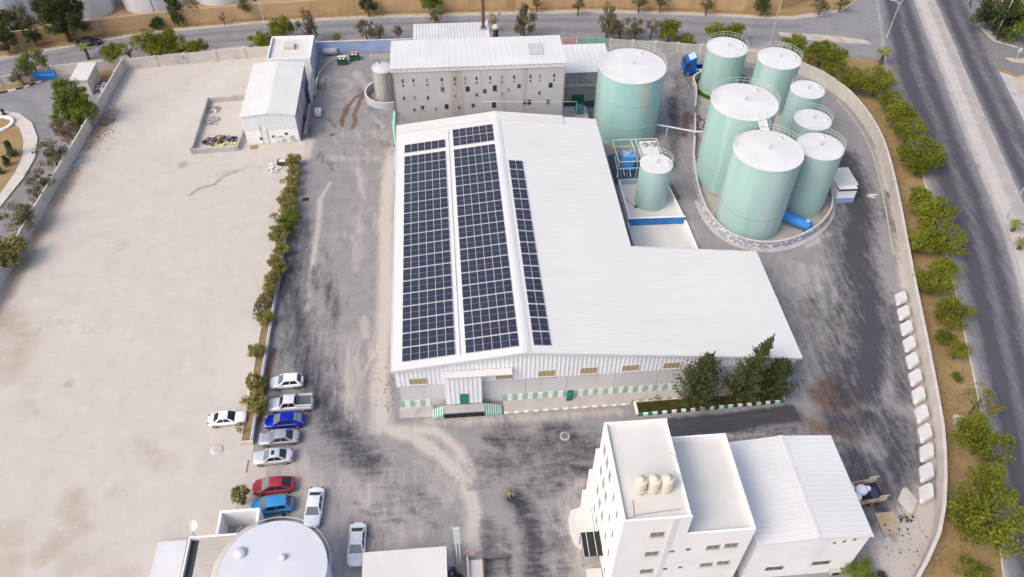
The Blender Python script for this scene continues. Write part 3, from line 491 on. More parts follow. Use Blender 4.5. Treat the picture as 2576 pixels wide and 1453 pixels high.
for x0 in (1.8,11.75,16.7,21.65,26.6,31.55,36.5,41.6): window(wh,x0,x0+2.0,4.38,5.55,WY0-.05,YELL,WHITE2,mull=3)
bay=corr(MB(),(5.9,-.45),(10.1,-.45),.99,6.35,.5,.05); corr(bay,(5.9,WY0),(5.9,-.45),.99,6.35,.5,.05); corr(bay,(10.1,-.45),(10.1,WY0),.99,6.35,.5,.05); bay.build('entry_bay',CLAD,wh)
MB().box(5.75,13.6,-.75,.2,6.36,6.5).build('canopy',WHITE2,wh)
d=MB().box(7.5,8.5,-.55,-.505,1.0,3.0).build('door',GREEN,wh); MB().box(8.34,8.4,-.61,-.55,1.9,2.1).build('handle',STEEL,d); MB().box(7.42,8.58,-.53,-.506,3.003,3.09).build('frame',WHITE2,d)
# loading dock
dk=thing('loading_dock','concrete loading dock with dark front and two green striped ramps at the green door','dock',(8,-.9,0))
MB().box(5.5,10.3,-1.65,-.52,0,.94,0).build('platform',CONC,dk); MB().box(5.55,10.25,-1.74,-1.655,.05,.78).build('bumper',BLACK,dk)
ST=bpy.data.materials.new('green_white_stripes'); ST.use_nodes=True
n_=ST.node_tree.nodes; l_=ST.node_tree.links; w_=n_.new('ShaderNodeTexWave'); w_.inputs['Scale'].default_value=1.15; w_.bands_direction='X'; w_.inputs['Distortion'].default_value=.3; r_=n_.new('ShaderNodeValToRGB'); r_.color_ramp.interpolation='CONSTANT'; r_.color_ramp.elements[0].color=(.06,.26,.18,1); r_.color_ramp.elements[1].color=(.55,.62,.57,1); r_.color_ramp.elements[1].position=.5
g_=n_.new('ShaderNodeNewGeometry'); l_.new(g_.outputs['Position'],w_.inputs[0]); l_.new(w_.outputs[0],r_.inputs[0]); l_.new(r_.outputs[0],n_['Principled BSDF'].inputs['Base Color'])
for x0,x1 in ((4.2,5.49),(10.31,12.4)):
    a,b=(x0,x1) if x0<8 else (x1,x0); mb=MB(); v=[(a,-1.8,.08),(b,-1.8,.08),(b,-.5,.08),(a,-.5,.08),(a,-1.8,.3),(b,-1.8,.93),(b,-.5,.93),(a,-.5,.3)]
    fs=[(0,1,5,4),(1,2,6,5),(2,3,7,6),(3,0,4,7),(4,5,6,7)]; mb.faces(v,fs if x0<8 else [f[::-1] for f in fs]); mb.build('ramp',ST,dk)
# pavement strip and painted kerb in front of the warehouse
strip('front_pavement',[(12.6,-1.45),(27.9,-1.35),(28.3,-.9),(46.6,-.75),(48.,-.6),(48.,.25),(12.6,.25)],.10,mat('pinkish_pavement',(.46,.42,.395),(.40,.36,.34),.5,.95,grain=.12))
strip('front_pavement',[(.2,-1.3),(4.2,-1.4),(4.2,.25),(.2,.25)],.06,PAVE)
kb=thing('painted_kerb','worn white and grey kerb blocks edging the front pavement beside the loading dock','kerb',(12.6,-1.5,0))
kbw=MB().box(-.5,.5,-.1,.1,0,.14).mesh('kerb_block_white',WPAINT); kbg=MB().box(-.5,.5,-.1,.1,0,.14).mesh('kerb_block_grey',CONC)
for i in range(26):
    x=12.9+i*.59; place('kerb_block',(kbw,kbg)[i%2],kb,(x,-1.53+.004*i,0),(0,0,.005),(.57,1,1))
# lawn bed with striped kerb
lb=thing('lawn_bed','grassy bed with green and white kerb blocks under the three conifers','planter',(28.5,-2,0))
bedp=[(28.6,-3.0),(46.35,-2.45),(46.45,-1.05),(28.5,-1.35)]
MB().prism(bedp,0,.16).build('soil_bed',GRASSM,lb)
kbn=MB().box(-.5,.5,-.13,.13,0,.34).mesh('kerb_block_green',GREEN); kbd=MB().box(-.5,.5,-.13,.13,0,.34).mesh('kerb_block_dark',plain('dark_green_paint',(.012,.05,.035))); kbx=MB().box(-.5,.5,-.13,.13,0,.34).mesh('kerb_block_white',WPAINT); kby=MB().box(-.5,.5,-.13,.13,0,.3).mesh('kerb_block_cream',mat('cream_paint',(.66,.62,.46),(.55,.5,.36),1.5,.9))
a,b=(28.5,-3.1),(46.5,-2.55); k=31
for i in range(k):
    u=(i+.5)/k; place('kerb_block',kbx if i%2 else (kbn if i in (0,2,18,30) else kbd),lb,(a[0]+(b[0]-a[0])*u,a[1]+(b[1]-a[1])*u,0),(0,0,math.atan2(b[1]-a[1],b[0]-a[0])),(.57,1,1))
a,b=(28.4,-1.22),(46.5,-.92)
for i in range(k):
    u=(i+.5)/k; place('kerb_block',(kby,kbg)[i%2] if i<22 else kbx,lb,(a[0]+(b[0]-a[0])*u,a[1]+(b[1]-a[1])*u,0),(0,0,math.atan2(b[1]-a[1],b[0]-a[0])),(.57,1,1))
for i in range(3): place('kerb_block',kbx,lb,(28.42,-1.55-.6*i,0),(0,0,math.pi/2),(.58,1,1))
for i in range(2): place('kerb_block',(kbn,kbx)[i],lb,(46.6,-1.2-.75*i,0),(0,0,math.pi/2),(.7,1,1))
# grass tufts in the bed
gv=[];gf=[]
for i in range(5200):
    u=random.random(); w=random.random(); x=28.7+17.6*u; y=-2.95+.55*u*.9+(1.5-.25*u)*w
    h=random.uniform(.08,.22); a=random.uniform(0,6.28); s=random.uniform(.03,.07); b=len(gv); gv+=[(x-s*math.cos(a),y-s*math.sin(a),.15),(x+s*math.cos(a),y+s*math.sin(a),.15),(x+random.uniform(-.06,.06),y+random.uniform(-.06,.06),.15+h)]; gf.append((b,b+1,b+2))
me=bpy.data.meshes.new('grass'); me.from_pydata(gv,[],gf); me.materials.append(mat('grass_blade',(.07,.085,.018),(.15,.11,.03),.5,.9,lo=.42,hi=.58)); o=bpy.data.objects.new('grass',me); COL.objects.link(o); tag(o,'patchy short grass in the kerbed bed below the conifers','grass',kind='stuff')
# ------------------------------------------------------------------ solar arrays
CELL=bpy.data.materials.new('solar_cells'); CELL.use_nodes=True; n_=CELL.node_tree.nodes; l_=CELL.node_tree.links; b_=n_['Principled BSDF']
tc=n_.new('ShaderNodeTexCoord'); sx=n_.new('ShaderNodeSeparateXYZ'); l_.new(tc.outputs['Object'],sx.inputs[0])
def mth(op,a,b=None):
    x=n_.new('ShaderNodeMath'); x.operation=op
    for i,c in enumerate((a,b)):
        if c is None: continue
        if isinstance(c,(int,float)): x.inputs[i].default_value=c
        else: l_.new(c,x.inputs[i])
    return x.outputs[0]
lx=mth('GREATER_THAN',mth('ABSOLUTE',mth('SUBTRACT',mth('FRACT',mth('MULTIPLY',mth('ADD',sx.outputs[0],.48),6/.96)),.5)),.455)
ly=mth('GREATER_THAN',mth('ABSOLUTE',mth('SUBTRACT',mth('FRACT',mth('MULTIPLY',mth('ADD',sx.outputs[1],.98),12/1.96)),.5)),.475)
lc=mth('LESS_THAN',mth('ABSOLUTE',sx.outputs[1]),.022)
ln=mth('ADD',mth('MULTIPLY',mth('MAXIMUM',lx,mth('MULTIPLY',ly,.4)),.28),mth('MULTIPLY',lc,.75))
oi=n_.new('ShaderNodeObjectInfo'); mx0=n_.new('ShaderNodeMix'); mx0.data_type='RGBA'; mx0.inputs[6].default_value=(.015,.017,.030,1); mx0.inputs[7].default_value=(.024,.025,.046,1); l_.new(oi.outputs['Random'],mx0.inputs[0])
mx=n_.new('ShaderNodeMix'); mx.data_type='RGBA'; mx.inputs[7].default_value=(.34,.36,.42,1); l_.new(mx0.outputs[2],mx.inputs[6]); l_.new(ln,mx.inputs[0]); l_.new(mx.outputs[2],b_.inputs['Base Color']); b_.inputs['Roughness'].default_value=.3; b_.inputs['Specular IOR Level'].default_value=.45
mb=MB(); fw=.022; hx,hy=.497,.995
mb.box(-hx,hx,-hy,hy,0,.034); mb.poly([(-hx+fw,-hy+fw,.0355),(hx-fw,-hy+fw,.0355),(hx-fw,hy-fw,.0355),(-hx+fw,hy-fw,.0355)],1); PANEL=mb.mesh('solar_panel',[ALU,CELL])
cs=1/math.sqrt(1+SL*SL)
def array(label,x0,cols,y0,rows,py,right):
    t=thing('solar_array',label,'solar panels',(x0,y0,zr(x0)),group='rooftop solar arrays'); a=math.atan(SL)*(1 if right else -1)
    for r in range(rows):
        for c in range(cols):
            x=x0+(c+.5)*1.02*cs; y=y0+1.0+r*py; place('solar_panel',PANEL,t,(x,y,zr(x)+.10),(0,a,0))
    for r in range(rows):
        for dy in (.45,1.5):
            xa,xb=x0,x0+cols*1.02*cs; mb=MB(); slopebox(mb,xa,xb,y0+r*py+dy-.02,y0+r*py+dy+.02,zr,.045,.099); mb.build('mounting_rail',ALU,t)
array('long block of dark solar panels on the roof slope along the left eave',1.164,6,.986,18,2.14,False)
array('single short row of solar panels at the far end of the left eave block',1.164,6,.986+18*2.14+.70,1,2.14,False)
array('long six wide block of solar panels next to the roof ridge',8.419,6,.952,18,2.14,False)
array('small two row block of solar panels near the roof ridge far end',8.419,6,.952+18*2.14+.70,2,2.14,False)
array('narrow two wide strip of solar panels just past the roof ridge',16.129,2,.986,16,2.158,True)
MB().tube([(7.75,0.9,zr(7.75)+.09),(7.75,44.5,zr(7.75)+.09)],.05,6).build('cable_tray',WHITE2,wh)
# ------------------------------------------------------------------ concrete process building behind the warehouse
pb=thing('process_building','tall grey concrete process building with white roof and many small windows','building',(13,52,0))
BX0,BX1,BY0,BY1=-.25,26.2,52.,60.2
MB().box(BX0,BX1,BY0,BY1,0,14.15).build('wall',RENDER_G,pb)
roof(MB(),[BY0-.25,BY1+.25],BX0-.25,BX1+.25,lambda y:14.86-.015*(y-52),.9,.02,axis='y').build('roof_sheet',WHITE2,pb)
corr(MB(),(BX0-.2,BY0-.1),(BX1+.2,BY0-.1),14.1,14.82,.5,.04).build('fascia',WHITE2,pb)
corr(MB(),(BX0-.15,BY1),(BX0-.15,BY0-.1),14.1,14.8,.5,.04).build('fascia',WHITE2,pb)
corr(MB(),(BX1+.15,BY0-.1),(BX1+.15,BY1),14.1,14.7,.5,.04).build('fascia',WHITE2,pb)
MB().box(21.,23.2,54.5,57.8,14.9,14.93).build('rooflight',mat('grey_rooflight',(.5,.5,.47),(.44,.44,.42),2.,.6),pb)
def cw(x,y): return GY((1100+x/4.954)*.89444,(140+y/4.954)*.8947,BY0)
for i,x in enumerate((160,308,498,705,885,1030,1190,1380,1545,1712,1942,2075,2272)):
    X,Z=cw(x,433-(x-160)*.0355); window(pb,X-.19,X+.19,Z-.42,Z+.3,BY0,(GLASSB,GLASSB,GLASSL)[i%3],CONC,.03,False,0); window(pb,X-.17,X+.17,Z-1.1,Z-.62,BY0,(GLASSB,GLASSL)[i%2],CONC,.03,False,0)
for i,(x,y) in enumerate(((717,550),(1066,548),(1305,577),(1443,532),(1782,507),(2222,495),(438,808),(773,793),(1142,777),(1433,765),(1862,737),(1925,732),(2187,725))):
    X,Z=cw(x,y); window(pb,X-.3,X+.3,Z-.45,Z+.4,BY0,GLASSB,(CONC,DARK)[i%2],.03,i%3==0,1)
for i,(x,y) in enumerate(((180,678),(327,670),(513,670),(890,648),(1193,630),(1545,618),(2065,602),(1636,560),(325,838),(622,825),(948,808))):
    X,Z=cw(x,y); window(pb,X-.2,X+.2,Z-.38,Z+.32,BY0,(GLASSB,GLASSL)[i%2],CONC,.03,i<7,0)
MB().tube([(-.35,51.85,0),(-.35,51.85,14.1)],.07,8).build('downpipe',RUST,pb); MB().tube([(26.3,51.85,0),(26.3,51.85,14.4)],.07,8).build('downpipe',STEEL,pb)
o=MB().tube([(-.55,48.2,0),(-.55,48.2,6.2),(-.55,48.6,6.9),(-.5,49.4,7.1),(-.45,51.9,7.1)],.26,12).build('duct',mat('pale_green_pipe',(.22,.52,.43),(.30,.58,.48),1.,.5)); tag(o,'pale green duct rising beside the process building corner','duct')
t=thing('duct_pit','small grey pit wall at the foot of the green duct','pit',(-.7,46,0)); MB().box(-.95,-.25,43.3,47.9,0,2.4).build('wall',PALEB,t); MB().box(-1.1,-.15,47.93,49.2,0,3.2).build('pit_frame',CONCW,t); MB().box(-1.0,-.25,48.03,49.1,3.2,3.23).build('opening',DARK,t)
# annex behind it with two chimneys
an=thing('annex','low annex with grey white ribbed roof behind the process building','building',(9,74,0))
MB().box(2.8,15.6,66,78.3,0,7.7).build('wall',CONC,an); roof(MB(),[65.8,78.6],2.5,15.9,lambda y:8.0-.01*(y-66),.55,.07,axis='y').build('roof_sheet',mat('grey_white_sheet',(.60,.595,.60),(.54,.535,.54),.4,.6,grain=.05),an); MB().box(15.7,15.95,66,78.6,7.75,8.3).build('parapet',WHITE2,an)
t=thing('chimney','tall rusty steel chimney standing on the annex corner','chimney',(15.,76.,7.95)); MB().tube([(15.,76.,7.95),(15.,76.,27)],.33,14).build('flue',RUST,t); MB().box(14.5,15.5,75.5,76.5,7.98,8.25).build('base_plate',STEEL,t)
x,z=GY(1247,64,63.5); t=thing('chimney','short dark chimney with pale cowl behind the white roof','chimney',(x,63.5,0)); MB().tube([(x,63.5,0),(x,63.5,z-.6)],.42,14).build('flue',plain('dark_brown_steel',(.06,.035,.035),.7),t); MB().lathe(x,63.5,[(.45,z-.6),(.62,z-.3),(.3,z+.1),(0.01,z+.15)],16).build('cowl',CONCW,t)
# connecting building
cb=thing('connecting_building','low building with white roof and dark green doors between grey block and big tank','building',(31,62,0))
MB().box(26.6,35.2,62.,70.,0,4.9).build('wall',RENDER_G,cb); roof(MB(),[61.7,70.3],26.5,36.2,lambda y:7.05+.05*(y-62),.9,.05,axis='y').build('roof_sheet',WHITE2,cb)
corr(MB(),(26.6,61.9),(35.2,61.9),4.95,6.98,.6,.07).build('upper_wall',mat('grey_sheet',(.40,.40,.44),(.32,.32,.36),.8,.6,stretch=(3,1,.2)),cb)
MB().box(26.7,35,61.6,61.98,4.2,4.45).build('ledge',CONC,cb); MB().box(26.7,35,61.86,61.98,.02,1.25).build('dado',plain('blue_grey_paint',(.09,.14,.19),.8),cb)
d=MB().box(29.5,31.6,61.78,61.85,.05,2.6).build('door',GREEN,cb); MB().box(30.53,30.57,61.74,61.78,.1,2.55).build('gap',DARK,d)
t=thing('lean_to','small flat grey lean to between warehouse and connecting building','shed',(28.5,56,0)); MB().box(26.6,30.9,52.6,57.2,0,3.0).build('wall',CONC,t); MB().box(26.5,31.1,52.4,57.5,3.0,3.2).build('roof_slab',PAVE,t); MB().box(29.2,30.4,55,56.5,3.2,4.3).build('cabinet',plain('teal_cabinet',(.06,.19,.20),.6),t)
t=thing('pipe_rack','thin white pipe crossing between warehouse roof and grey block','pipe',(20,49.6,0)); MB().tube([(13.5,51.2,8.9),(28.3,50.6,8.6),(28.3,50.6,0)],.035,8).build('pipe',PIPE,t)
# ------------------------------------------------------------------ left shed, pen, flat hut
sh=thing('shed','pale ribbed shed with low gable beside the walled pen','shed',(-21,63,0)); zs=lambda x:5.75-.10*abs(x+21.)
SX0,SX1,SY0,SY1=-25.3,-16.75,55.15,71.
roof(MB(),[SX0-.15,-21.],SY0-.2,SY1+.2,zs,.9,.012).build('roof_sheet',mat('cream_sheet',(.66,.645,.62),(.60,.585,.56),.3,.6,grain=.05),sh); roof(MB(),[-20.997,SX1+.15],SY0-.2,SY1+.2,zs,.9,.012).build('roof_sheet',bpy.data.materials['cream_sheet'],sh)
corr(MB(),(SX0,SY0),(SX1,SY0),2.7,lambda u:zs(SX0+(SX1-SX0)*u)-.08,.33,.05).build('gable_sheet',CLAD,sh)
MB().box(SX0,SX1,SY0+.05,SY0+.3,0,2.69).build('front_wall',PLASTER,sh); corr(MB(),(SX1,SY0),(SX1,SY1),1.0,zs(SX1)-.08,.5,.05).build('side_sheet',mat('lilac_sheet',(.46,.46,.53),(.40,.40,.47),.5,.6),sh); MB().box(SX0,SX0+.25,SY0+.3,SY1,0,zs(SX0)-.08).build('side_wall',PLASTER,sh); MB().box(SX0,SX1,SY1-.25,SY1,0,zs(SX0)-.08).build('back_wall',PLASTER,sh); MB().box(SX1-.25,SX1-.06,SY0+.3,SY1,0,.99).build('side_wall',CONC,sh)
for x0,z0 in ((-23.2,.6),(-21.15,.9),(-19.0,1.35)): window(sh,x0,x0+.5,z0,z0+.55,SY0+.05,GLASSB,STEEL,.04,False,0)
MB().box(-20.9,-17.0,SY0+.0,SY0+.048,.1,1.25).build('paint_patch',mat('patchy_grey_paint',(.36,.37,.43),(.70,.70,.70),1.1,.9,lo=.45,hi=.52,grain=.05),sh)
MB().tube([(-22.7,54.95,0),(-22.7,54.95,3.7)],.06,6).build('downpipe',STEEL,sh); MB().box(-22.3,-21.8,SY0-.12,SY0+.04,0,2.9).build('pilaster',WPAINT,sh)
for y in (58.,62.,66.,70.): MB().box(SX1+.08,SX1+.2,y,y+.12,0,4.8).build('frame_post',STEEL,sh)
t=thing('lean_to_wall','tall narrow white panel standing beside the shed','panel',(-16,69,0)); MB().box(-15.95,-15.75,66.2,72.3,0,3.2).build('panel',WHITE2,t); MB().box(-16.4,-15.9,57.,66.,.0,.25).build('footing',CONC,t)
pn=thing('walled_pen','low grey concrete walled pen holding rubble beside the shed','enclosure',(-30.5,60,0))
for nm,a,b in (('w',(-33.85,53.0),(-33.85,67.9)),('w',(-34.,67.9),(-25.6,68.4)),('w',(-34.,53.0),(-26.9,53.4)),('w',(-26.7,53.3),(-26.0,60.0))): MB().obox(a,b,.3,0,.95 if a[1]<60 or b[1]<60 else 1.0).build('wall_panel',CONC,pn)
def debris(name,label,cat,cx,cy,r,n,cols,smin,smax,flat=.6,z=0.,top=False,ell=1.):
    mb=MB()
    for i in range(n):
        a=random.uniform(0,6.28); q=r*math.sqrt(random.random()); x,y=cx+q*math.cos(a),cy+q*math.sin(a)*ell; s=random.uniform(smin,smax); h=s*random.uniform(.3,1.)*flat; z0=z+max(0,(1-q/r))*r*.25*random.random(); an_=random.uniform(0,3.14); c,sn=math.cos(an_),math.sin(an_); w=s*random.uniform(.4,1)
        pl=[(x+c*u-sn*v_,y+sn*u+c*v_) for u,v_ in ((-s/2,-w/2),(s/2,-w/2*random.uniform(.5,1)),(s/2*random.uniform(.6,1),w/2),(-s/2,w/2*random.uniform(.6,1)))]; mb.prism(pl,z0,z0+h,random.randrange(len(cols)))
    o=mb.build(name,cols); return tag(o,label,cat,kind='stuff')
LIME=plain('lime_plastic',(.55,.62,.22),.6); BROWN=mat('brown_dirt',(.16,.10,.07),(.24,.16,.11),2.,1.); GREYM=mat('grey_rubble',(.40,.38,.37),(.28,.26,.25),2.,1.); DKB=plain('dark_blue_plastic',(.04,.05,.14),.6); PALE=plain('pale_scrap',(.66,.64,.62),.8)
debris('waste_pile','pile of lime green and pale crates inside the walled pen','waste',-28.9,55.0,1.7,90,[LIME,LIME,PALE,LIME],.18,.42,.8,ell=.45)
debris('waste_pile','dark brown and blue scrap heap behind the lime crates in the pen','waste',-29.8,56.2,3.0,150,[BROWN,DKB,BROWN,BLACK,GREYM],.2,.7,.5,ell=.4)
debris('rubble_heap','grey rubble in the far corner of the walled pen','rubble',-32.6,65.5,1.1,70,[GREYM,PALE,GREYM],.15,.45,.7); debris('rubble_heap','low grey rubble lump by the pen side wall','rubble',-32.2,62.2,1.2,60,[GREYM,CONC],.2,.6,.5)
fh=thing('flat_hut','white flat roofed hut with parapet and blue side wall against the street','hut',(-19.8,78.3,0))
HX0,HX1,HY0,HY1=-23.8,-16.1,74.3,82.4
MB().box(HX0,HX1-.1,HY0,HY1,0,3.8).build('wall',PLASTER,fh); MB().box(HX1-.095,HX1,HY0+.1,HY1,0,3.6).build('side_panel',PALEB,fh); MB().box(HX0+.2,HX1-.2,HY0+.2,HY1-.2,3.8,3.83).build('roof_slab',SCREED,fh)
for a in ((HX0,HX1,HY0,HY0+.2),(HX0,HX1,HY1-.2,HY1),(HX0,HX0+.2,HY0+.2,HY1-.2),(HX1-.2,HX1,HY0+.2,HY1-.2)): MB().box(*a,3.8,4.35).build('parapet',PLASTER,fh)
MB().box(-21.2,-19.4,78.2,79.9,3.83,4.5).build('roof_hatch',CONCW,fh)
t=thing('corner_hut','small flat roofed grey hut beside the big bushy tree at the lot corner','hut',(-55.6,74.5,0)); MB().box(-57.3,-54.6,71.8,77.3,0,2.9).build('wall',CONCW,t); MB().box(-57.5,-54.4,71.6,77.5,2.9,3.1).build('roof_slab',SCREED,t)
debris('scrap_heap','dark and white scrap beside the corner hut','scrap',-53.2,74.,1.3,60,[BLACK,PALE,GREYM,PALE],.2,.7,1.)
t=thing('street_gate','blue sliding gate between pale walls beside the left street','gate',(-64.2,77.2,0))
for i in range(6): MB().box(-66.0+i*.62,-65.42+i*.62,77.0+.08*i,77.08+.08*i,.1,1.9).build('gate_panel',BLUE,t)
MB().box(-66.1,-62.2,76.8,77.0,1.1,1.35).build('gate_rail',plain('bright_blue',(.02,.25,.62),.5),t)
wall('boundary_wall','pale low wall left of the blue gate',[(-67,77),(-72,75.5),(-80,73)],1.9,.22,5.,CONCW,.35)
# ------------------------------------------------------------------ office block, gable workshop
of=thing('office_block','tall white four storey office block with water tanks on its roof','building',(27,-19,0))
OX0,OX1,OX2,OY0,OY1,ZT,ZL=21.05,27.1,33.5,-24.3,-14.1,15.1,11.6
MB().box(OX0,OX1,OY0,OY1,0,ZT).build('tower_wall',PLASTER,of); MB().box(OX1+.003,OX2,OY0,OY1,0,ZL).build('wing_wall',PLASTER,of)
MB().box(OX0+.2,OX1-.2,OY0+.2,OY1-.2,ZT,ZT+.03).build('roof_slab',SCREED,of); MB().box(OX1+.2,OX2-.2,OY0+.2,OY1-.2,ZL,ZL+.03).build('roof_slab',SCREED,of)
for x0,x1,y0,y1,z0,z1 in ((OX0,OX1,OY0,OY0+.2,ZT,ZT+.5),(OX0,OX1,OY1-.2,OY1,ZT,ZT+.5),(OX0,OX0+.2,OY0+.2,OY1-.2,ZT,ZT+.5),(OX1-.2,OX1,OY0+.2,OY1-.2,ZT,ZT+.25),(OX1+.003,OX2,OY0,OY0+.2,ZL,ZL+.7),(OX1+.003,OX2,OY1-.2,OY1,ZL,ZL+.7),(OX2-.2,OX2,OY0+.2,OY1-.2,ZL,ZL+.7)): MB().box(x0,x1,y0,y1,z0,z1).build('parapet',PLASTER,of)
for px,py,w,h in ((1653,1345,1.3,.95),(1639,1393,1.3,.95),(1626,1437,1.3,.95),(1793,1377,1.3,.95),(1839,1372,1.3,.95),(1776,1421,1.25,.9),(1819,1416,1.25,.9),(1690,1387,.5,.5),(1731,1382,.5,.55),(1673,1431,.45,.5),(1711,1427,.45,.5)):
    X,Z=GY(px,py,OY0); window(of,X-w/2,X+w/2,Z-h/2,Z+h/2,OY0,GLASSL if w>1 else GLASS,CONCW,.04,w>1,1 if w>1 else 0)
for fl in range(4):
    z=1.1+fl*3.8
    for y in (-22.6,-20.9): window(of,y,y+.45,z,z+1.5,OX0,GLASSL,PLASTER,.04,False,0,axis='x')
    for y in (-19.0,-17.6,-16.2): window(of,y,y+.8,z,z+1.9,OX0,GLASSL,PLASTER,.05,True,1,axis='x')
for i,(z,d_) in enumerate(((11.4,.45),(7.6,.8),(3.4,1.15))): MB().box(OX0-d_,OX0-.002,-14.6-i*.05,-14.3+i*.02,0,z).build('fin_wall',PLASTER,of)
MB().box(25.45,25.95,OY0-.05,OY0-.002,0,ZT+.45).build('pipe_chase_shade',mat('shade_grey_plaster',(.70,.70,.70),(.66,.66,.66),.5,.9),of)  # recessed pipe chase as a thin strip, its shade put into greyer plaster
MB().tube([(22.1,OY0+.6,ZT+.12),(22.3,OY0+2.2,ZT+.1)],.03,6).build('roof_pipe',STEEL,of); MB().tube([(21.5,OY0+.5,ZT+.1),(22.6,OY0+.75,ZT+.18),(26.3,OY0+1.0,ZT+.12)],.03,6).build('roof_pipe',STEEL,of); MB().tube([(26.7,-17.5,ZT+.1),(27.0,-18.4,ZT+.5),(27.05,-19.,ZT+.1)],.025,6).build('roof_pipe',STEEL,of)
WT=plain('cream_plastic_tank',(.62,.56,.46),.5)
for i,(px,lb) in enumerate(((1609,'cream plastic water tank on the office roof, nearest the outer edge of the roof'),(1643,'cream plastic water tank between its two neighbours on the office roof'),(1675,'cream plastic water tank on the office roof, nearest the lower roof'))):
    x,y=G(px,1243-i*2,ZT); y=y+.35; t=thing('water_tank',lb,'water tank',(x,y,ZT+.03),group='rooftop water tanks')
    MB().lathe(x,y,[(.56,ZT+.03),(.60,ZT+.08),(.60,ZT+.7),(.56,ZT+.74),(.60,ZT+.78),(.60,ZT+1.75),(.56,ZT+1.84),(.28,ZT+1.92),(.28,ZT+2.0),(.01,ZT+2.01)],24).build('shell',WT,t,sharp=.5); MB().lathe(x,y,[(.31,ZT+2.0),(.31,ZT+2.08),(.01,ZT+2.1)],16).build('lid',WT,t)
x,y=G(1642,1240,ZT); MB().tube([(x-1.3,y-.3,ZT+.75),(x+1.2,y-.3,ZT+.75)],.03,6).build('roof_pipe',PIPE,of)
# terrace and dark canopy at the office entrance
tr=[(20.98,-14.75),(19.9,-14.5),(18.75,-14.8),(18.35,-15.8),(18.3,-17.2),(18.6,-18.6),(19.3,-19.3),(20.98,-19.4)]
t=thing('entrance_terrace','raised cream terrace along the office side wall','terrace',(*tr[0],0)); MB().prism(tr,0,.25).build('slab',SCREED,t); MB().prism([(20.95,-21.5),(19.4,-21.5),(19.6,-27),(20.95,-27)],0,.4).build('slab',SCREED,t)
t=thing('entrance_canopy','dark glazed canopy with white bars beside the office','canopy',(19.9,-19.8,0)); MB().box(19.0,21.0,-21.2,-18.6,2.55,2.6).build('glazing',plain('dark_glazing',(.02,.02,.018),.2),t)
for x in (19.05,19.6,20.4): MB().box(x,x+.05,-21.2,-18.6,2.603,2.65).build('bar',WPAINT,t)
for y in (-21.1,-18.7): MB().box(19.05,19.13,y,y+.08,0,2.55).build('post',STEEL,t)
ws=thing('workshop','white gabled workshop beside the office block','workshop',(40.5,-18,0)); KX0,KX1,KXR,KY0,KY1=34.95,46.0,40.6,-23.7,-12.7; zk=lambda x:8.55-.11*abs(x-KXR)
for a,b in ((KX0-.2,KXR),(KXR+.003,KX1+.2)): roof(MB(),[a,b],KY0-.2,KY1+.2,zk,.55,.025).build('roof_sheet',WHITE2,ws)
mb=MB(); slopebox(mb,KXR-.3,KXR,KY0-.22,KY1+.22,zk,.05,.07); slopebox(mb,KXR,KXR+.3,KY0-.22,KY1+.22,zk,.05,.07); mb.build('ridge_cap',WHITE2,ws)
mb=MB(); n_pts=[(KX0,0),(KX1,0),(KX1,zk(KX1)-.08),(KXR,zk(KXR)-.08),(KX0,zk(KX0)-.08)]; mb.faces([(x,KY0,z) for x,z in n_pts]+[(x,KY1,z) for x,z in n_pts],[(0,1,2,3,4),(9,8,7,6,5),(1,6,7,2),(5,0,4,9)]); mb.build('wall',PLASTER,ws)
for px,py,w,h in ((2099,1366,.35,.55),(2124,1362,.35,.55),(2150,1357,.35,.55),(2065,1416,1.9,.9),(1947,1430,1.9,.9)):
    X,Z=GY(px,py,KY0); window(ws,X-w/2,X+w/2,Z-h/2,Z+h/2,KY0,GLASS,CONCW,.04,False,1 if w>1 else 0)
X,Z=GY(2098,1432,KY0); t=thing('ac_unit','beige air conditioning box on the workshop front wall','air conditioner',(X,KY0,Z)); MB().box(X-.5,X+.5,KY0-.5,KY0-.01,Z-.4,Z+.3).build('housing',BEIGE,t); MB().box(X-.35,X+.35,KY0-.53,KY0-.503,Z-.3,Z+.2).build('grille',DARK,t)
# ------------------------------------------------------------------ lower left cluster, lower hut, pylon
t=thing('slab_roof','low pale flat slab beside the beige ribbed roof','slab',(-23,-18,0)); MB().box(-24.3,-21.35,-30,-15.3,0,1.0).build('slab',PALEB if False else mat('pale_lilac_slab',(.62,.61,.63),(.56,.55,.57),.4,.9),t)
bh=thing('pump_house','beige ribbed roof pump house with dark gutter beside the white dome tank','building',(-18,-18,0)); MB().box(-20.1,-13.,-30,-16.3,0,3.0).build('wall',PLASTER,bh); roof(MB(),[-19.2,-12.9],-30,-16.55,lambda x:3.45-.02*(x+19),.42,.07).build('roof_sheet',BEIGE,bh); MB().box(-20.25,-13,-16.52,-16.3,3.0,3.55).build('parapet',PLASTER,bh); MB().box(-20.25,-20.1,-30,-16.53,3.0,3.6).build('parapet',PLASTER,bh); MB().box(-20.09,-19.25,-30,-16.54,3.0,3.05).build('gutter',plain('dark_gutter',(.06,.055,.065),.8),bh); MB().lathe(-16.2,-17.6,[(.01,3.75),(.25,3.75),(.2,3.5),(.01,3.45)],4).build('vent',BLACK,bh)
t=thing('roofless_room','open roofless white room with grey pipes behind the pump house','enclosure',(-15.8,-14.8,0))
for a,b in (((-17.9,-13.5),(-13.8,-13.5)),((-17.75,-13.65),(-17.75,-16.25)),((-13.9,-13.65),(-13.9,-16.2))): MB().obox(a,b,.28,0,3.0).build('wall_panel',PLASTER,t)
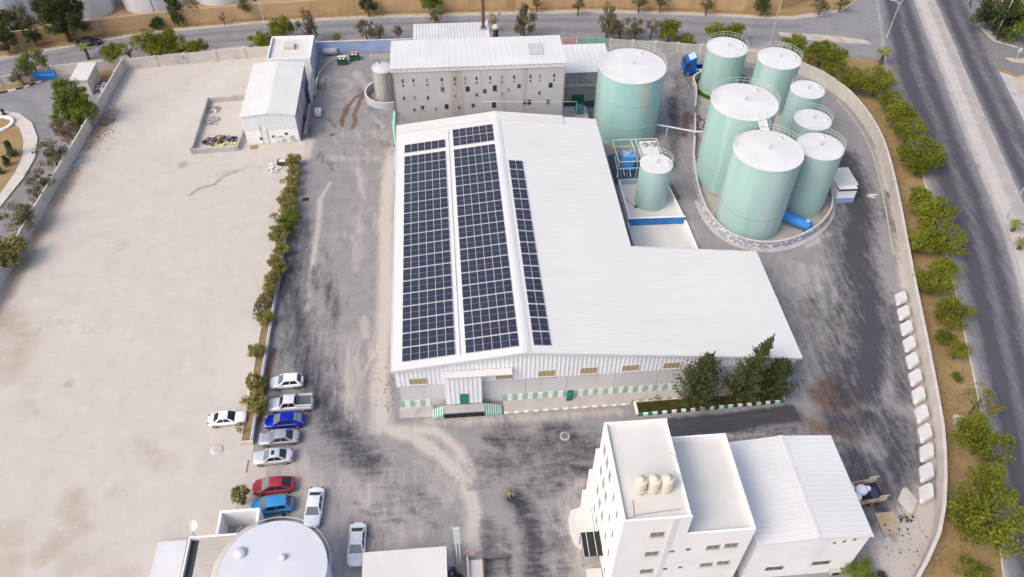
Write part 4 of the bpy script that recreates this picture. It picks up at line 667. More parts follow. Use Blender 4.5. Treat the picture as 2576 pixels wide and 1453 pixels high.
MB().prism([(-17.6,-16.2),(-14.05,-16.2),(-14.05,-13.65),(-17.6,-13.65)],.02,.06).build('floor_slab',CONC,t); MB().tube([(-16.8,-15.6,1.2),(-15.6,-14.6,1.9),(-15.2,-14.9,1.5),(-15.0,-15.8,.8)],.12,8).build('pipe',STEEL,t); MB().tube([(-15.9,-14.2,.1),(-15.5,-14.6,1.6),(-15.1,-16.,1.8)],.1,8).build('pipe',STEEL,t)
DX,DY,DR,DH=-10.9,-21.7,4.97,6.0
dt=thing('dome_tank','wide white storage tank with low dome roof at the pump house','tank',(DX,DY,0)); LIL=mat('lilac_white_paint',(.57,.58,.62),(.53,.54,.58),.3,.6,grain=.04)
MB().lathe(DX,DY,[(DR,0),(DR,DH)],64).build('shell',mat('pale_blue_tank',(.36,.45,.62),(.5,.55,.66),.4,.6),dt); MB().lathe(DX,DY,[(DR+.12,DH-.12),(DR+.12,DH),(DR*.7,DH+.08),(DR*.35,DH+.14),(.01,DH+.17)],64).build('roof',LIL,dt,sharp=.4)
MB().lathe(DX+.9,DY+1.1,[(.3,DH+.2),(.3,DH+.5),(.01,DH+.52)],16).build('hatch',LIL,dt); MB().lathe(DX-3.2,DY+1.9,[(.55,DH+.1),(.55,DH+.32),(.01,DH+.34)],20).build('hatch',LIL,dt); MB().lathe(DX,DY,[(DR+.45,DH+.05),(DR+.5,DH+.1),(DR+.45,DH+.15)],64).build('rail_ring',PIPE,dt)
MB().lathe(DX,DY,[(DR+.1,DH-.35),(DR+.75,DH-.3),(DR+.75,DH-.22),(DR+.1,DH-.2)],48,a0=math.pi*.62,a1=math.pi*1.25).build('walkway',CONCW,dt)
t=thing('satellite_dish','white satellite dish on a post at the pump house roof corner','dish',(-19.7,-15.9,3.)); MB().tube([(-19.7,-16.4,3.),(-19.7,-16.2,4.6)],.05,6).build('post',STEEL,t); mb=MB(); c=Vector((-19.7,-15.9,4.9)); so_=OFF[t.name]; OFF[t.name]=Vector(); 
for r0,r1,h0,h1 in ((0,.3,-.1,-.05),(.3,.55,-.05,.06)): mb.lathe(0,0,[(max(r0,.01),h0),(r1,h1)],24)
o=mb.build('dish',SLAB,t); OFF[t.name]=so_; o.location=c-so_; o.rotation_euler=(.35,.1,0)
lh=thing('gate_hut','cream flat roofed hut beside the parked white sedan','hut',(1.3,-24,0)); MB().box(-2.6,5.2,-34,-19.8,0,3.7).build('wall',PLASTER,lh); MB().box(-2.8,5.4,-34.2,-19.6,3.7,3.95).build('roof_slab',SCREED,lh)
for i in range(5): MB().tube([(-.5+i*.9,-22.4+.15*math.sin(i),3.96),(-.4+i*.9,-23.6,3.99),(.5+i*.9,-22.6,3.97)],.02,4).build('cable',CONC,lh)
py=thing('sign_pylon','slender white pylon with a wide lilac head beside the gate','pylon',(6.5,-20.2,0)); MB().box(6.2,6.85,-20.05,-19.85,5.2,8.2).build('head',LIL,py); MB().box(6.3,6.42,-20.04,-19.87,0,5.2).build('post',PIPE,py); MB().box(6.62,6.74,-20.04,-19.87,0,5.2).build('post',PIPE,py); MB().tube([(6.1,-19.95,8.2),(6.1,-19.95,8.5)],.06,6).build('lamp',PIPE,py)
gh=thing('gate_wall','low gate wall with a dark sliding gate bar in front of the brown ramp','gate',(9.5,-20,0)); MB().box(7.3,7.5,-27,-18.9,0,1.3).build('wall_panel',CONCW,gh); MB().box(7.5,8.9,-27,-19.8,0,.8).build('slab',SCREED,gh); MB().box(8.95,11.6,-19.7,-19.4,.35,.75).build('gate_bar',plain('dark_lilac_steel',(.12,.11,.13),.7),gh); MB().box(8.92,9.05,-27,-19.75,0,1.).build('wall_panel',RUST,gh); MB().box(7.0,8.2,-19.5,-19.1,.8,1.4).build('housing',mat('faded_red',(.40,.23,.22),(.5,.34,.32),1.,.8),gh)
debris('scrap_heap','dark scrap and dry plants between gate hut and pylon','scrap',5.85,-22.2,.9,70,[BLACK,BROWN,DKB,BLACK,GREYM],.2,.5,1.2,ell=2.2)
# ------------------------------------------------------------------ storage tanks
def rim_rail(cx,cy,r,z,h=1.05,m=None,a0=0.,a1=2*math.pi,posts=18):
    mb=MB(); full=abs(a1-a0-2*math.pi)<1e-3; n=48
    for zz in (z+h,z+h*.55):
        mb.tube([(cx+r*math.cos(a0+(a1-a0)*i/n),cy+r*math.sin(a0+(a1-a0)*i/n),zz) for i in range(n+1)],.026,5,caps=False)
    for i in range(posts+1):
        a=a0+(a1-a0)*i/posts; mb.tube([(cx+r*math.cos(a),cy+r*math.sin(a),z-.05),(cx+r*math.cos(a),cy+r*math.sin(a),z+h)],.022,5)
    return mb
def tank(label,cx,cy,r,h,m=TEAL,seams=(),rail=True,ra=(0,2*math.pi),ladder=None,group='teal storage tanks',hatch=2.2,walk=None):
    t=thing('storage_tank',label,'tank',(cx,cy,0),group=group); n=64
    MB().lathe(cx,cy,[(r,0),(r,h)],n).build('shell',m,t)
    MB().lathe(cx,cy,[(r+.05,h-.14),(r+.07,h+.02),(r*.55,h+r*.032),(.01,h+r*.05)],n).build('roof',TANKTOP,t,sharp=.4)
    MB().lathe(cx,cy,[(r+.18,0),(r+.18,.12),(r,.14)],n).build('base_ring',mat('mossy_ring',(.30,.36,.24),(.36,.33,.25),1.,.9) if 'mossy_ring' not in bpy.data.materials else bpy.data.materials['mossy_ring'],t)
    for z in seams: MB().lathe(cx,cy,[(r,z-.07),(r+.05,z-.04),(r+.05,z+.04),(r,z+.07)],n).build('seam_ring',mat('seam_%d'%len(bpy.data.materials),(.36,.42,.36),(.42,.36,.24),1.2,.8),t)
    if rail: rim_rail(cx,cy,r-.02,h+.05,1.05,a0=ra[0],a1=ra[1],posts=int(8+6*(ra[1]-ra[0])/2)).build('railing',RAIL,t)
    a=random.uniform(-.5,1.2); hx,hy=cx+r*.72*math.cos(a),cy+r*.72*math.sin(a); zz=h+r*.015
    o=MB().lathe(hx,hy,[(.3,zz),(.3,zz+.22),(.01,zz+.25)],14).build('hatch',TANKTOP,t)
    MB().tube([(cx+.1,cy,h+r*.045),(cx+.1,cy,h+r*.045+.5),(cx+.3,cy,h+r*.045+.62),(cx+.45,cy,h+r*.045+.45)],.06,7).build('vent_pipe',STEEL,t)
    if ladder is not None:
        ca,sa=math.cos(ladder),math.sin(ladder); mb=MB(); tx,ty=-sa,ca
        for s in (-.2,.2): mb.tube([(cx+ca*(r+.15)+tx*s,cy+sa*(r+.15)+ty*s,0),(cx+ca*(r+.15)+tx*s,cy+sa*(r+.15)+ty*s,h+1)],.03,5)
        for k in range(int(h/.4)): mb.tube([(cx+ca*(r+.15)-tx*.2,cy+sa*(r+.15)-ty*.2,.3+k*.4),(cx+ca*(r+.15)+tx*.2,cy+sa*(r+.15)+ty*.2,.3+k*.4)],.02,4)
        mb.build('ladder',RAIL,t)
    return t
FULL=(0,2*math.pi); BACK=(-.25*math.pi,.85*math.pi)
T1=tank('huge teal tank with two rusty seam rings beside the warehouse',37.54,54.86,5.35,12.07,TEALR,(3.6,7.9),ra=(-.1*math.pi,1.1*math.pi))
tank('teal tank with ladder standing beside the blue lorry',57.2,66.6,3.49,8.0,ra=BACK,ladder=-1.45)
tank('teal tank by the cream wall next to the laddered tank, outermost of the far pair',64.34,60.63,3.59,9.0,ra=BACK)
tank('narrow teal tank between two others along the outer side of the bund, the farther one',65.8,50.91,2.68,9.0,ra=BACK)
T5=tank('huge teal tank with white walkway chute on its roof rim inside the bund',51.3,40.82,4.86,13.93,TEAL,(4.2,),ra=(-.15*math.pi,1.0*math.pi))
tank('narrow teal tank on the outer bund side next to the blue drum tank',64.1,43.3,2.8,8.5,ra=BACK)
T7=tank('huge teal tank at the rounded end of the bund wall',51.73,30.18,4.75,13.01,TEAL,(4.4,),ra=(.1*math.pi,.95*math.pi))
tank('teal tank above the blue horizontal drum inside the bund',61.13,33.65,3.29,10.63,TEAL,(5.,),ra=(-.3*math.pi,.8*math.pi))
tank('small teal tank standing in the white basin beside the warehouse',37.9,35.26,2.36,7.6,TEAL,(),ra=(-.3*math.pi,.55*math.pi))
t=thing('tank_walkway','white bridge plate between the two huge tank roofs in the bund','walkway',(52.3,35.6,13.5)); mb=MB(); v=[(51.9,36.6,13.99),(53.2,36.6,13.99),(53.2,34.5,13.2),(51.9,34.5,13.2)]; mb.faces(v+[(x,y,z-.1) for x,y,z in v],[(0,3,2,1),(4,5,6,7),(0,1,5,4),(1,2,6,5),(2,3,7,6),(3,0,4,7)]); mb.build('deck',TANKTOP,t); mb=MB()
for x in (51.9,53.2): mb.tube([(x,36.6,14.9),(x,34.5,14.1)],.035,5); mb.tube([(x,36.6,14.),(x,36.6,14.9)],.03,5); mb.tube([(x,34.5,13.2),(x,34.5,14.1)],.03,5)
mb.build('railing',RAIL,t)
o=MB().tube([(42.6,52.6,2.2),(48.5,50.2,2.2),(52.0,49.9,2.2)],.14,8).build('cross_pipe',PIPE); tag(o,'white pipe crossing the lane from the rust stained tank to the bund','pipe')
for i,(x,y) in enumerate(((44.2,52.0),(48.6,50.2))): MB().tube([(x,y,0),(x,y,2.2)],.09,6).build('support_post',GREEN if i else PIPE,o)
# bund wall round the tank group with flaking paint
bp=[(57.2-4.6,66.6+1.2),(52.5,64.5),(50.6,58.5),(49.3,53),(48.0,48.5),(47.0,44.8),(46.1,39.9),(45.6,34.5),(45.9,30.6),(47.0,27.3),(49.2,25.0),(52.6,23.9),(56.2,24.4),(59.6,26.0),(62.4,28.0),(64.9,31.0),(66.2,34.5),(67.6,40),(69.0,46),(69.8,52),(69.4,58),(68.3,63.5),(64.,67),(60,70.2),(56,70.8),(53.2,69.)]
FLAKE=mat('flaking_blue_grey_paint',(.33,.345,.42),(.74,.75,.78),1.9,.9,lo=.53,hi=.57,stretch=(1,1,1.6),grain=.06,c3=(.40,.40,.44),scale3=.3)
def smooth(pl,k=3):
    for _ in range(k):
        q=[]
        for i in range(len(pl)):
            a,b=np.array(pl[i]),np.array(pl[(i+1)%len(pl)]); q+=[tuple(a*.75+b*.25),tuple(a*.25+b*.75)]
        pl=q
    return pl
bs=smooth(bp,2)
bd=thing('bund_wall','low rounded bund wall with flaking blue grey paint enclosing the tank group','bund wall',(57,46,0)); n=len(bs)
cc=np.mean(bs,axis=0); A=np.array(bs); 
nrm=[]
for i in range(n):
    d=A[(i+1)%n]-A[i-1]; q=np.array([d[1],-d[0]])/np.hypot(*d); q=q if q@(A[i]-cc)>0 else -q; nrm.append(q)
nrm=np.array(nrm); out=A+nrm*.12; inn=A-nrm*.12
mb=MB(); v=[(*p,0) for p in out]+[(*p,1.3) for p in out]; mb.faces(v,[(i,(i+1)%n,n+(i+1)%n,n+i) for i in range(n)]); v=[(*p,.02) for p in inn]+[(*p,1.3) for p in inn]; mb.faces(v,[(i,n+i,n+(i+1)%n,(i+1)%n) for i in range(n)],1); mb.build('wall',[FLAKE,CONC],bd)
o2=A+nrm*.15; i2=A-nrm*.15; mb=MB(); v=[(*p,1.3) for p in o2]+[(*p,1.38) for p in o2]+[(*p,1.38) for p in i2]+[(*p,1.3) for p in i2]; mb.faces(v,[(k*n+i,k*n+(i+1)%n,(k+1)%4*n+(i+1)%n,(k+1)%4*n+i) for k in range(4) for i in range(n)]); mb.build('coping',CONCW,bd)
mb=MB(); mb.poly([(*p,.03) for p in inn]); mb.build('floor_slab',mat('bund_floor',(.44,.40,.355),(.37,.335,.30),.4,.95,grain=.12,c3=(.26,.22,.19),scale3=.5),bd)
ft=[tuple(p) for p in (A+nrm*.9)[[i for i in range(n) if A[i][1]<38]]]; 
mb=MB(); seg=[i for i in range(n) if A[i][1]<36]
for i in seg:
    j=(i+1)%n; mb.faces([(*(A[i]+nrm[i]*.14),.1),(*(A[j]+nrm[j]*.14),.1),(*(A[j]+nrm[j]*.8),.02),(*(A[i]+nrm[i]*.8),.02)],[(0,1,2,3)])
mb.build('footing',PAVE,bd)
mb=MB(); rg=np.random.default_rng(3); gl=[]
for i in range(2600):
    a=rg.uniform(2.2,5.6); r=3.8+rg.uniform(0,1.1)**1; x,y=57.2+r*math.cos(a),66.6+r*math.sin(a); h=rg.uniform(.1,.3); s=.06; q=rg.uniform(0,6.28); mb.poly([(x-s*math.cos(q),y-s*math.sin(q),.03),(x+s*math.cos(q),y+s*math.sin(q),.03),(x+rg.uniform(-.1,.1),y+rg.uniform(-.1,.1),.03+h)])
o=mb.build('weeds',mat('bright_weed',(.10,.19,.012),(.16,.24,.02),.7,.9)); tag(o,'bright green weeds inside the bund below the laddered tank','weeds',kind='stuff')
mb=MB(); mb.lathe(57.2,66.6,[(3.7,.034),(4.6,.034)],40,a0=2.2,a1=5.6); o=mb.build('weed_mat',mat('weed_mat',(.09,.15,.012),(.14,.2,.02),.8,1.,grain=.3),None); tag(o,'mat of green moss around the laddered tank foot','moss',kind='stuff')
t=thing('horizontal_drum','bright blue horizontal drum tank lying beside the huge end tank','drum',(58.7,28.2,0)); a,b=Vector((56.6,30.2,1.0)),Vector((60.2,27.0,1.0)); dd=(b-a).normalized()
MB().tube([a,a+dd*.01,b-dd*.35,b-dd*.1,b],[.85,.85,.85,.7,.25],20).build('shell',BLUE,t); MB().lathe(59.7,27.5,[(.28,1.7),(.28,2.05),(.01,2.1)],14).build('manhole',plain('pale_blue_lid',(.35,.5,.75),.5),t)
for u in (.2,.8): q=a+(b-a)*u; MB().obox((q.x-.5,q.y-.45),(q.x+.5,q.y+.45),.25,.03,.35).build('saddle',CONC,t)
# switch house at the bund
wb=thing('switch_house','small white flat roofed switch house with blue dado behind the bund','hut',(67.5,36,0)); MB().box(66.4,69.3,33.3,37.9,0,2.7).build('wall',PLASTER,wb); MB().box(66.2,69.6,34.0,38.2,2.7,2.9).build('roof_slab',SCREED,wb); MB().box(66.3,69.35,33.2,33.29,0,.9).build('dado',BLUEW,wb); MB().box(66.35,69.4,33.1,33.98,2.45,2.6).build('canopy',DARK,wb)
# white basins beside the warehouse
bn=thing('basin','white walled basin with blue painted front holding the small teal tank','basin',(38,35,0))
MB().prism([(33.8,30.6),(42.0,30.4),(41.2,39.6),(33.9,39.7)],0,.35).build('floor_slab',SCREED,bn)
for a,b,m_,h in (((33.7,30.55),(42.0,30.35),BLUE,1.35),((33.8,30.8),(33.9,39.8),PLASTER,1.2),((41.9,30.6),(41.1,39.8),PLASTER,1.2),((33.8,39.9),(41.2,39.8),PALEB,1.2)): MB().obox(a,b,.25,0,h).build('wall_panel',m_,bn)
MB().obox((33.6,30.55),(42.1,30.35),.3,1.352,1.42).build('coping',PLASTER,bn); MB().box(35.3,35.7,33.9,34.2,.36,.7).build('valve',RUST,bn); MB().tube([(35.4,34.,.45),(34.2,36.6,.45)],.04,6).build('pipe',STEEL,bn)
bn2=thing('basin','empty white basin in front of the blue painted wall','basin',(38,27,0)); MB().prism([(33.6,18.2),(42.6,18.2),(41.95,30.2),(33.6,30.4)],.005,.06).build('floor_slab',SCREED,bn2)
for a,b in (((33.5,18.2),(33.5,30.3)),((42.1,30.1),(42.6,18.3))): MB().obox(a,b,.3,0,.9).build('wall_panel',PALEB if a[0]<35 else PLASTER,bn2)
MB().box(40.4,41.7,24.4,24.8,.06,.3).build('sump_lid',BLUEW,bn2)
# cooling plant
ct=thing('cooling_plant','white steel frame with blue cooling box and pipes in front of the big tank','cooling plant',(37,43.5,0))
MB().prism([(33.6,40.2),(41.2,40.1),(40.9,47.4),(33.6,47.4)],0,.5).build('plinth',plain('dark_teal_deck',(.05,.10,.13),.8),ct); MB().box(33.6,41.1,40.08,40.19,0,1.0).build('low_wall',BLUE,ct)
f=MB()
for x in (33.8,36.8,37.6,40.9):
    for y in (41.2,46.9): f.box(x,x+.1,y,y+.1,.5,3.6)
for y in (41.2,46.9):
    for z in (2.2,3.5): f.box(33.8,41.,y,y+.1,z,z+.1)
for x in (33.8,36.8,37.6,40.9): f.box(x,x+.1,41.3,46.9,3.505,3.595)
f.build('frame',PIPE,ct)
bb=MB().box(34.8,36.6,42.0,43.8,1.4,3.9).build('cooling_box',mat('cooling_blue',(.05,.30,.72),(.16,.42,.74),.7,.5),ct); MB().lathe(35.7,42.9,[(.55,3.9),(.5,4.3),(.42,4.32),(.01,4.1)],20).build('fan_cowl',STEEL,bb); MB().box(34.75,36.65,41.95,43.85,1.15,1.4).build('tray',BLUE,bb)
b2=MB().box(37.9,40.5,42.4,45.8,1.4,4.0).build('cooling_box',TANKTOP,ct)
for x in (38.6,39.9): MB().lathe(x,44.6,[(.5,4.0),(.45,4.3),(.38,4.32),(.01,4.1)],18).build('fan_cowl',STEEL,b2)
for x in (34.9,35.6,36.3): MB().box(x,x+.15,41.9,42.05,.5,1.15).build('leg',BLUE,ct)
for i in range(5): MB().tube([(33.9+.5*i,40.6,.9+.2*(i%3)),(33.9+.5*i,41.1+.3*i,1.6),(34.2+.5*i,45.5,1.6+.15*i)],.08,7).build('pipe',(PIPE,STEEL)[i%2],ct)
mb=MB(); 
for i in range(16): mb.box(31.15,31.55,25+i*1.4,25.5+i*1.4,0,4.5)
# stained silo with its bund
t=thing('silo','grey stained steel silo beside the process building','silo',(-2.78,67.3,0)); MB().lathe(-2.78,67.3,[(1.94,0),(1.94,6.1)],40).build('shell',SILO,t); MB().lathe(-2.78,67.3,[(2.0,6.0),(2.0,6.12),(.9,6.35),(.01,6.45)],40).build('roof',mat('dusty_steel_top',(.56,.56,.57),(.50,.50,.5),.9,.7),t); MB().lathe(-3.6,68.2,[(.35,6.3),(.35,6.5),(.01,6.52)],12).build('hatch',STEEL,t); rim_rail(-2.78,67.3,1.95,6.05,.9,a0=1.2,a1=3.6,posts=6).build('railing',STEEL,t)
MB().lathe(-2.78,67.3,[(1.95,3.3),(1.99,3.35),(1.95,3.4)],40).build('seam_ring',STEEL,t)
t=thing('silo_bund','pale blue low ring wall round the stained silo','bund wall',(-3,67,0)); mb=MB(); cxs,cys=-2.6,67.6; mb.lathe(cxs,cys,[(4.0,0),(4.0,1.2),(3.75,1.2),(3.75,0.02)],24,sm=False,a0=math.pi*.72,a1=math.pi*1.72); mb.build('wall',PALEB,t); mb=MB(); mb.lathe(cxs,cys,[(.01,.03),(3.76,.03)],24,a0=math.pi*.72,a1=math.pi*1.72); mb.build('floor_slab',mat('muddy_floor',(.20,.17,.13),(.30,.26,.22),.9,.9),t); MB().lathe(cxs,cys,[(4.06,1.2),(4.06,1.27),(3.7,1.27),(3.7,1.2)],24,sm=False,a0=math.pi*.72,a1=math.pi*1.72).build('coping',CONCW,t)
debris('scrap_heap','dark machinery scrap inside the silo ring wall','scrap',-5.2,66.2,.7,24,[BLACK,RUST,GREYM],.2,.5,1.5,z=.03)
# white tanks beyond the far wall
for i,(x,y,r,h) in enumerate(((-78.5,101.5,5.6,11),(-64.,104.5,5.2,11),(-51.5,107.5,6.4,11),(-38.5,109.5,5.6,11),(-24,111.5,5.6,10))):
    t=thing('storage_tank',('white storage tank beyond the far wall beside the big dark tree','rust streaked white storage tank beyond the far wall','wide white storage tank beyond the far wall','white storage tank beyond the far wall with brown gap beside it','white storage tank beyond the far wall nearest the street lamp')[i],'tank',(x,y,0),group='white tanks beyond the far wall')
    MB().lathe(x,y,[(r,0),(r,h)],48).build('shell',mat('white_tank_%d'%i,(.70,.71,.75),(.64,.65,.70),.3,.6,c3=(.42,.26,.17) if i==1 else (.58,.58,.62),scale3=.35,stretch3=(1,1,.1),lo3=.6,hi3=.68),t); MB().lathe(x,y,[(r+.06,h-.1),(r+.06,h),(.01,h+.6)],48).build('roof',TANKTOP,t)
t=thing('far_warehouse','long white building beyond the far wall near the boulevard','building',(70,106,0)); MB().box(52,82,103,116,0,5).build('wall',PLASTER,t); MB().box(51.7,82.3,102.7,116.3,5,5.3).build('roof_slab',WHITE2,t)
strip('far_yard',[(-140,120),(-140,72),(-76,91),(-50,97),(-10,101),(22,101),(47,99.5),(61,98),(75,96),(83,98),(90,112),(90,140)],.004,mat('far_yard_soil',(.33,.23,.14),(.40,.29,.19),.3,1.))
# ------------------------------------------------------------------ vehicles
TYRE=plain('tyre_rubber',(.02,.02,.021),.85); RIM=plain('wheel_rim',(.45,.46,.48),.35,.7); LAMPG=plain('headlamp_glass',(.55,.57,.6),.15,spec=.6); LAMPR=plain('tail_lamp_red',(.30,.015,.015),.3); CARGL=plain('car_glass',(.018,.024,.03),.08,spec=.7); CARGLP=plain('car_windscreen',(.16,.19,.20),.08,spec=.7)
def paint(name,c,metal=.15,rough=.28): return plain(name,c,rough,metal,.5)
wmb=MB(); wmb.tube([(0,-.1,0),(0,-.09,0),(0,.09,0),(0,.1,0)],[.27,.31,.31,.27],18); WHEEL=wmb.mesh('wheel',TYRE)
rmb=MB(); rmb.tube([(0,-.107,0),(0,.107,0)],.19,14); RIMM=rmb.mesh('rim',RIM)
def loft(secs,m=0):
    """secs = (x, half width, z bottom, z top, crown half width); closed lofted shell"""
    mb=MB(); v=[]; k=10
    for x,w,zb,zt,cw_ in secs:
        h=zt-zb; pr=[(cw_*.5,zt+.01),(cw_,zt-.02),(w*.98,zt-.16*h),(w,zt-.42*h),(w*.98,zb+.22*h),(w*.86,zb)]
        ring=[(x,y,z) for y,z in pr]+[(x,-y,z) for y,z in pr[::-1]]; v+=ring
    k=12; fs=[]
    for i in range(len(secs)-1):
        for j in range(k): fs.append((i*k+j,(i+1)*k+j,(i+1)*k+(j+1)%k,i*k+(j+1)%k))
    mb.faces(v,fs,m,True); mb.faces(v,[tuple(range(k)),tuple(range(len(v)-1,len(v)-k-1,-1))],m); return mb
def car(name,label,x,y,rz,pm,L=4.4,W=1.74,H=1.45,kind='sedan',ws=CARGL,sunroof=False,cat='car',rg=None,trim=None):
    t=thing(name,label,cat,(x,y,.012),rz,'cars parked in the yard' if cat!='lorry' else None); off=OFF[t.name]; OFF[t.name]=Vector((0,0,0))  # parts are built in the car's own frame
    h=L/2; w=W/2; bz=.22; belt=.60*H
    secs=[(h,w*.62,bz+.12,belt*.78,w*.45),(h-.10,w*.84,bz+.03,belt*.86,w*.66),(h-.45,w*.97,bz,belt*.93,w*.78),(h-1.15,w,bz,belt*1.0,w*.82),(0,w,bz,belt*1.02,w*.86),(-h+.95,w,bz,belt*1.04,w*.84),(-h+.35,w*.97,bz+.02,belt*(1.03 if kind!='hatch' else 1.05),w*.78),(-h+.06,w*.88,bz+.08,belt*.97,w*.66),(-h,w*.7,bz+.16,belt*.9,w*.5)]
    loft(secs).build('body',pm,t,sharp=1.0)
    if kind=='sedan': xa,xb,xc,xd=h-1.18,h-1.95,-h+1.38,-h+.62
    elif kind=='hatch': xa,xb,xc,xd=h-1.0,h-1.75,-h+.62,-h+.16
    elif kind=='fast': xa,xb,xc,xd=h-1.0,h-1.95,-h+1.25,-h+.22
    else: xa,xb,xc,xd=h-1.25,h-1.85,h-3.12,h-3.25
    z0,z1=belt*.985,H; w0,w1=w*.90,w*.70
    base=[(xa,w0),(xd,w0*.96),(xd,-w0*.96),(xa,-w0)]; top=[(xb,w1),(xc,w1*.97),(xc,-w1*.97),(xb,-w1)]
    B=[Vector((*p,z0)) for p in base]; T=[Vector((*p,z1-.03)) for p in top]
    mb=MB(); mb.faces(B+T,[(0,4,5,1),(1,5,6,2),(2,6,7,3),(3,7,4,0)]); 
    cr=[Vector((p[0]*(1)+(-.12 if p[0]>0 else .1),p[1]*.86,z1+.012)) for p in top]; mb.faces(T+cr,[(0,4,5,1),(1,5,6,2),(2,6,7,3),(3,7,4,0),(4,7,6,5)],0,True)
    mb.build('cabin',pm,t,sharp=1.2)
    def pane(nm,q,ia,ib,ja,jb,m):
        # q = bottom-a, bottom-b, top-b, top-a
        f=lambda u,v_: (q[0].lerp(q[1],u)).lerp(q[3].lerp(q[2],u),v_); P=[f(ia,ja),f(ib,ja),f(ib,jb),f(ia,jb)]; n=(P[1]-P[0]).cross(P[3]-P[0]).normalized(); c=sum(P,Vector())/4
        if n.dot(c-Vector((0,0,.7)))<0: n=-n; P=P[::-1]
        v=[p+n*.004 for p in P]+[p+n*.014 for p in P]; mb=MB(); mb.faces(v,[(4,5,6,7),(0,1,5,4),(1,2,6,5),(2,3,7,6),(3,0,4,7)]); mb.build(nm,m,t)
    pane('windscreen',[B[3],B[0],T[0],T[3]],.06,.94,.05,.95,ws); pane('rear_window',[B[1],B[2],T[2],T[1]],.08,.92,.10,.93,rg or CARGL)
    for q in ([B[0],B[1],T[1],T[0]],[B[3],B[2],T[2],T[3]]):
        if kind=='pickup': pane('side_window',q,.10,.52,.12,.88,CARGL); pane('side_window',q,.56,.95,.12,.88,CARGL)
        else: pane('side_window',q,.13,.48,.12,.88,CARGL); pane('side_window',q,.52,.86,.12,.88,CARGL)
    if sunroof: MB().box(xb-.55,xb-.2,-.3,.3,z1+.0,z1+.022).build('sunroof',CARGL,t)
    for sx,sy in ((h-.82,1),(h-.82,-1),(-h+.82,1),(-h+.82,-1)):
        o=place('wheel',WHEEL,None,(sx,sy*(w-.10),.31)); o.parent=t; r=place('rim',RIMM,None,(0,0,0)); r.parent=o
    for sy in (1,-1):
        MB().box(h-.30,h-.06,sy*w*.62-.16,sy*w*.62+.16,belt*.70,belt*.86).build('headlight',LAMPG,t); MB().box(-h+.02,-h+.22,sy*w*.66-.14,sy*w*.66+.14,belt*.78,belt*.98).build('taillight',LAMPR,t); MB().box(xa-.35,xa-.2,sy*(w*.93)-.05*1+ (0 if sy<0 else 0),sy*(w*.93)+.16*sy if sy>0 else sy*(w*.93)+.05,z0+.02,z0+.16).build('mirror',pm,t)
    if trim:
        for sy in (1,-1): MB().tube([(xa-.3,sy*w0*1.0,z0+.03),(xd+.6,sy*w0*.985,z0+.05)],.02,5).build('window_trim',RIM,t)
    if kind=='pickup':
        bx0,bx1=-h+.06,xd-.05; dk=plain('bed_liner',(.10,.10,.11),.8)
        MB().box(bx0+.06,bx1,-w*.8,w*.8,belt*1.02,belt*1.06).build('bed_floor',dk,t)
        for sy in (1,-1): MB().box(bx0,bx1,sy*w*.9-.05,sy*w*.9+.05,belt*1.0,belt*1.36).build('bed_side',pm,t)
        MB().box(bx0,bx0+.07,-w*.84,w*.84,belt*1.0,belt*1.34).build('tailgate',plain('grey_tailgate',(.36,.36,.37),.5),t)
        MB().tube([(bx1-.1,-w*.8,belt*1.36),(bx1-.1,-w*.8,H),(bx1-.1,w*.8,H),(bx1-.1,w*.8,belt*1.36)],.04,6).build('roll_bar',BLACK,t)
    OFF[t.name]=off; return t
CW=paint('white_car_paint',(.80,.80,.82),.0); CP=paint('pearl_white_paint',(.74,.745,.78),.1); CG=paint('silver_grey_paint',(.40,.41,.44),.4); CS=paint('silver_paint',(.60,.61,.64),.3); CBL=paint('deep_blue_paint',(.004,.02,.36),.3,.2); CR_=paint('red_paint',(.36,.035,.045),.2); CLB=paint('light_blue_paint',(.05,.30,.62),.3); CGW=paint('white_grey_paint',(.66,.66,.68),.1)
PI=math.pi; c0=.03
car('parked_car','white hatchback parked at the far end of the car row by the planter wall',-13.45,4.75,PI+.02,CW,3.95,1.72,1.5,'hatch',CARGLP)
car('parked_car','white pickup truck with dark open bed parked beside the deep blue car',-12.55,1.35,PI+.0,CGW,5.2,1.8,1.72,'pickup',CARGL,cat='pickup')
car('parked_car','deep blue sedan parked between pickup and silver grey sedan',-13.05,-.95,PI+.02,CBL,4.6,1.85,1.44,'fast',CARGLP,rg=CARGLP,trim=True)
car('parked_car','silver grey sedan parked beside the deep blue car',-13.45,-3.25,PI+.02,CG,4.55,1.76,1.43,'sedan',CARGLP)
car('parked_car','silver white sedan with dark sunroof parked in the row',-13.85,-5.75,PI+.03,CS,4.4,1.72,1.41,'sedan',CARGLP,True)
car('parked_car','red hatchback parked beside the light blue one',-13.35,-9.45,PI+.03,CR_,4.5,1.8,1.48,'fast',CARGLP)
car('parked_car','light blue hatchback parked next to the red one',-13.2,-11.85,PI+.06,CLB,4.45,1.78,1.5,'hatch',CARGLP)
car('parked_car','white sedan standing across the yard beside the dome tank and light blue hatchback',-8.7,-12.4,-PI/2-.06,CP,4.6,1.8,1.44,'sedan',CARGLP)
car('parked_car','white sedan standing across the yard beside the cream gate hut',-3.95,-17.0,-PI/2-.03,CP,4.7,1.8,1.44,'sedan',CARGLP)
car('parked_car','white sedan parked alone on the pale sand beside the planter',-19.8,-.1,.05,CW,4.3,1.72,1.4,'sedan',CARGL)
car('parked_car','dark car parked on the street below the big dark tree',*G(225,113),.18,paint('black_car_paint',(.02,.025,.035),.2),4.4,1.75,1.44,'sedan')
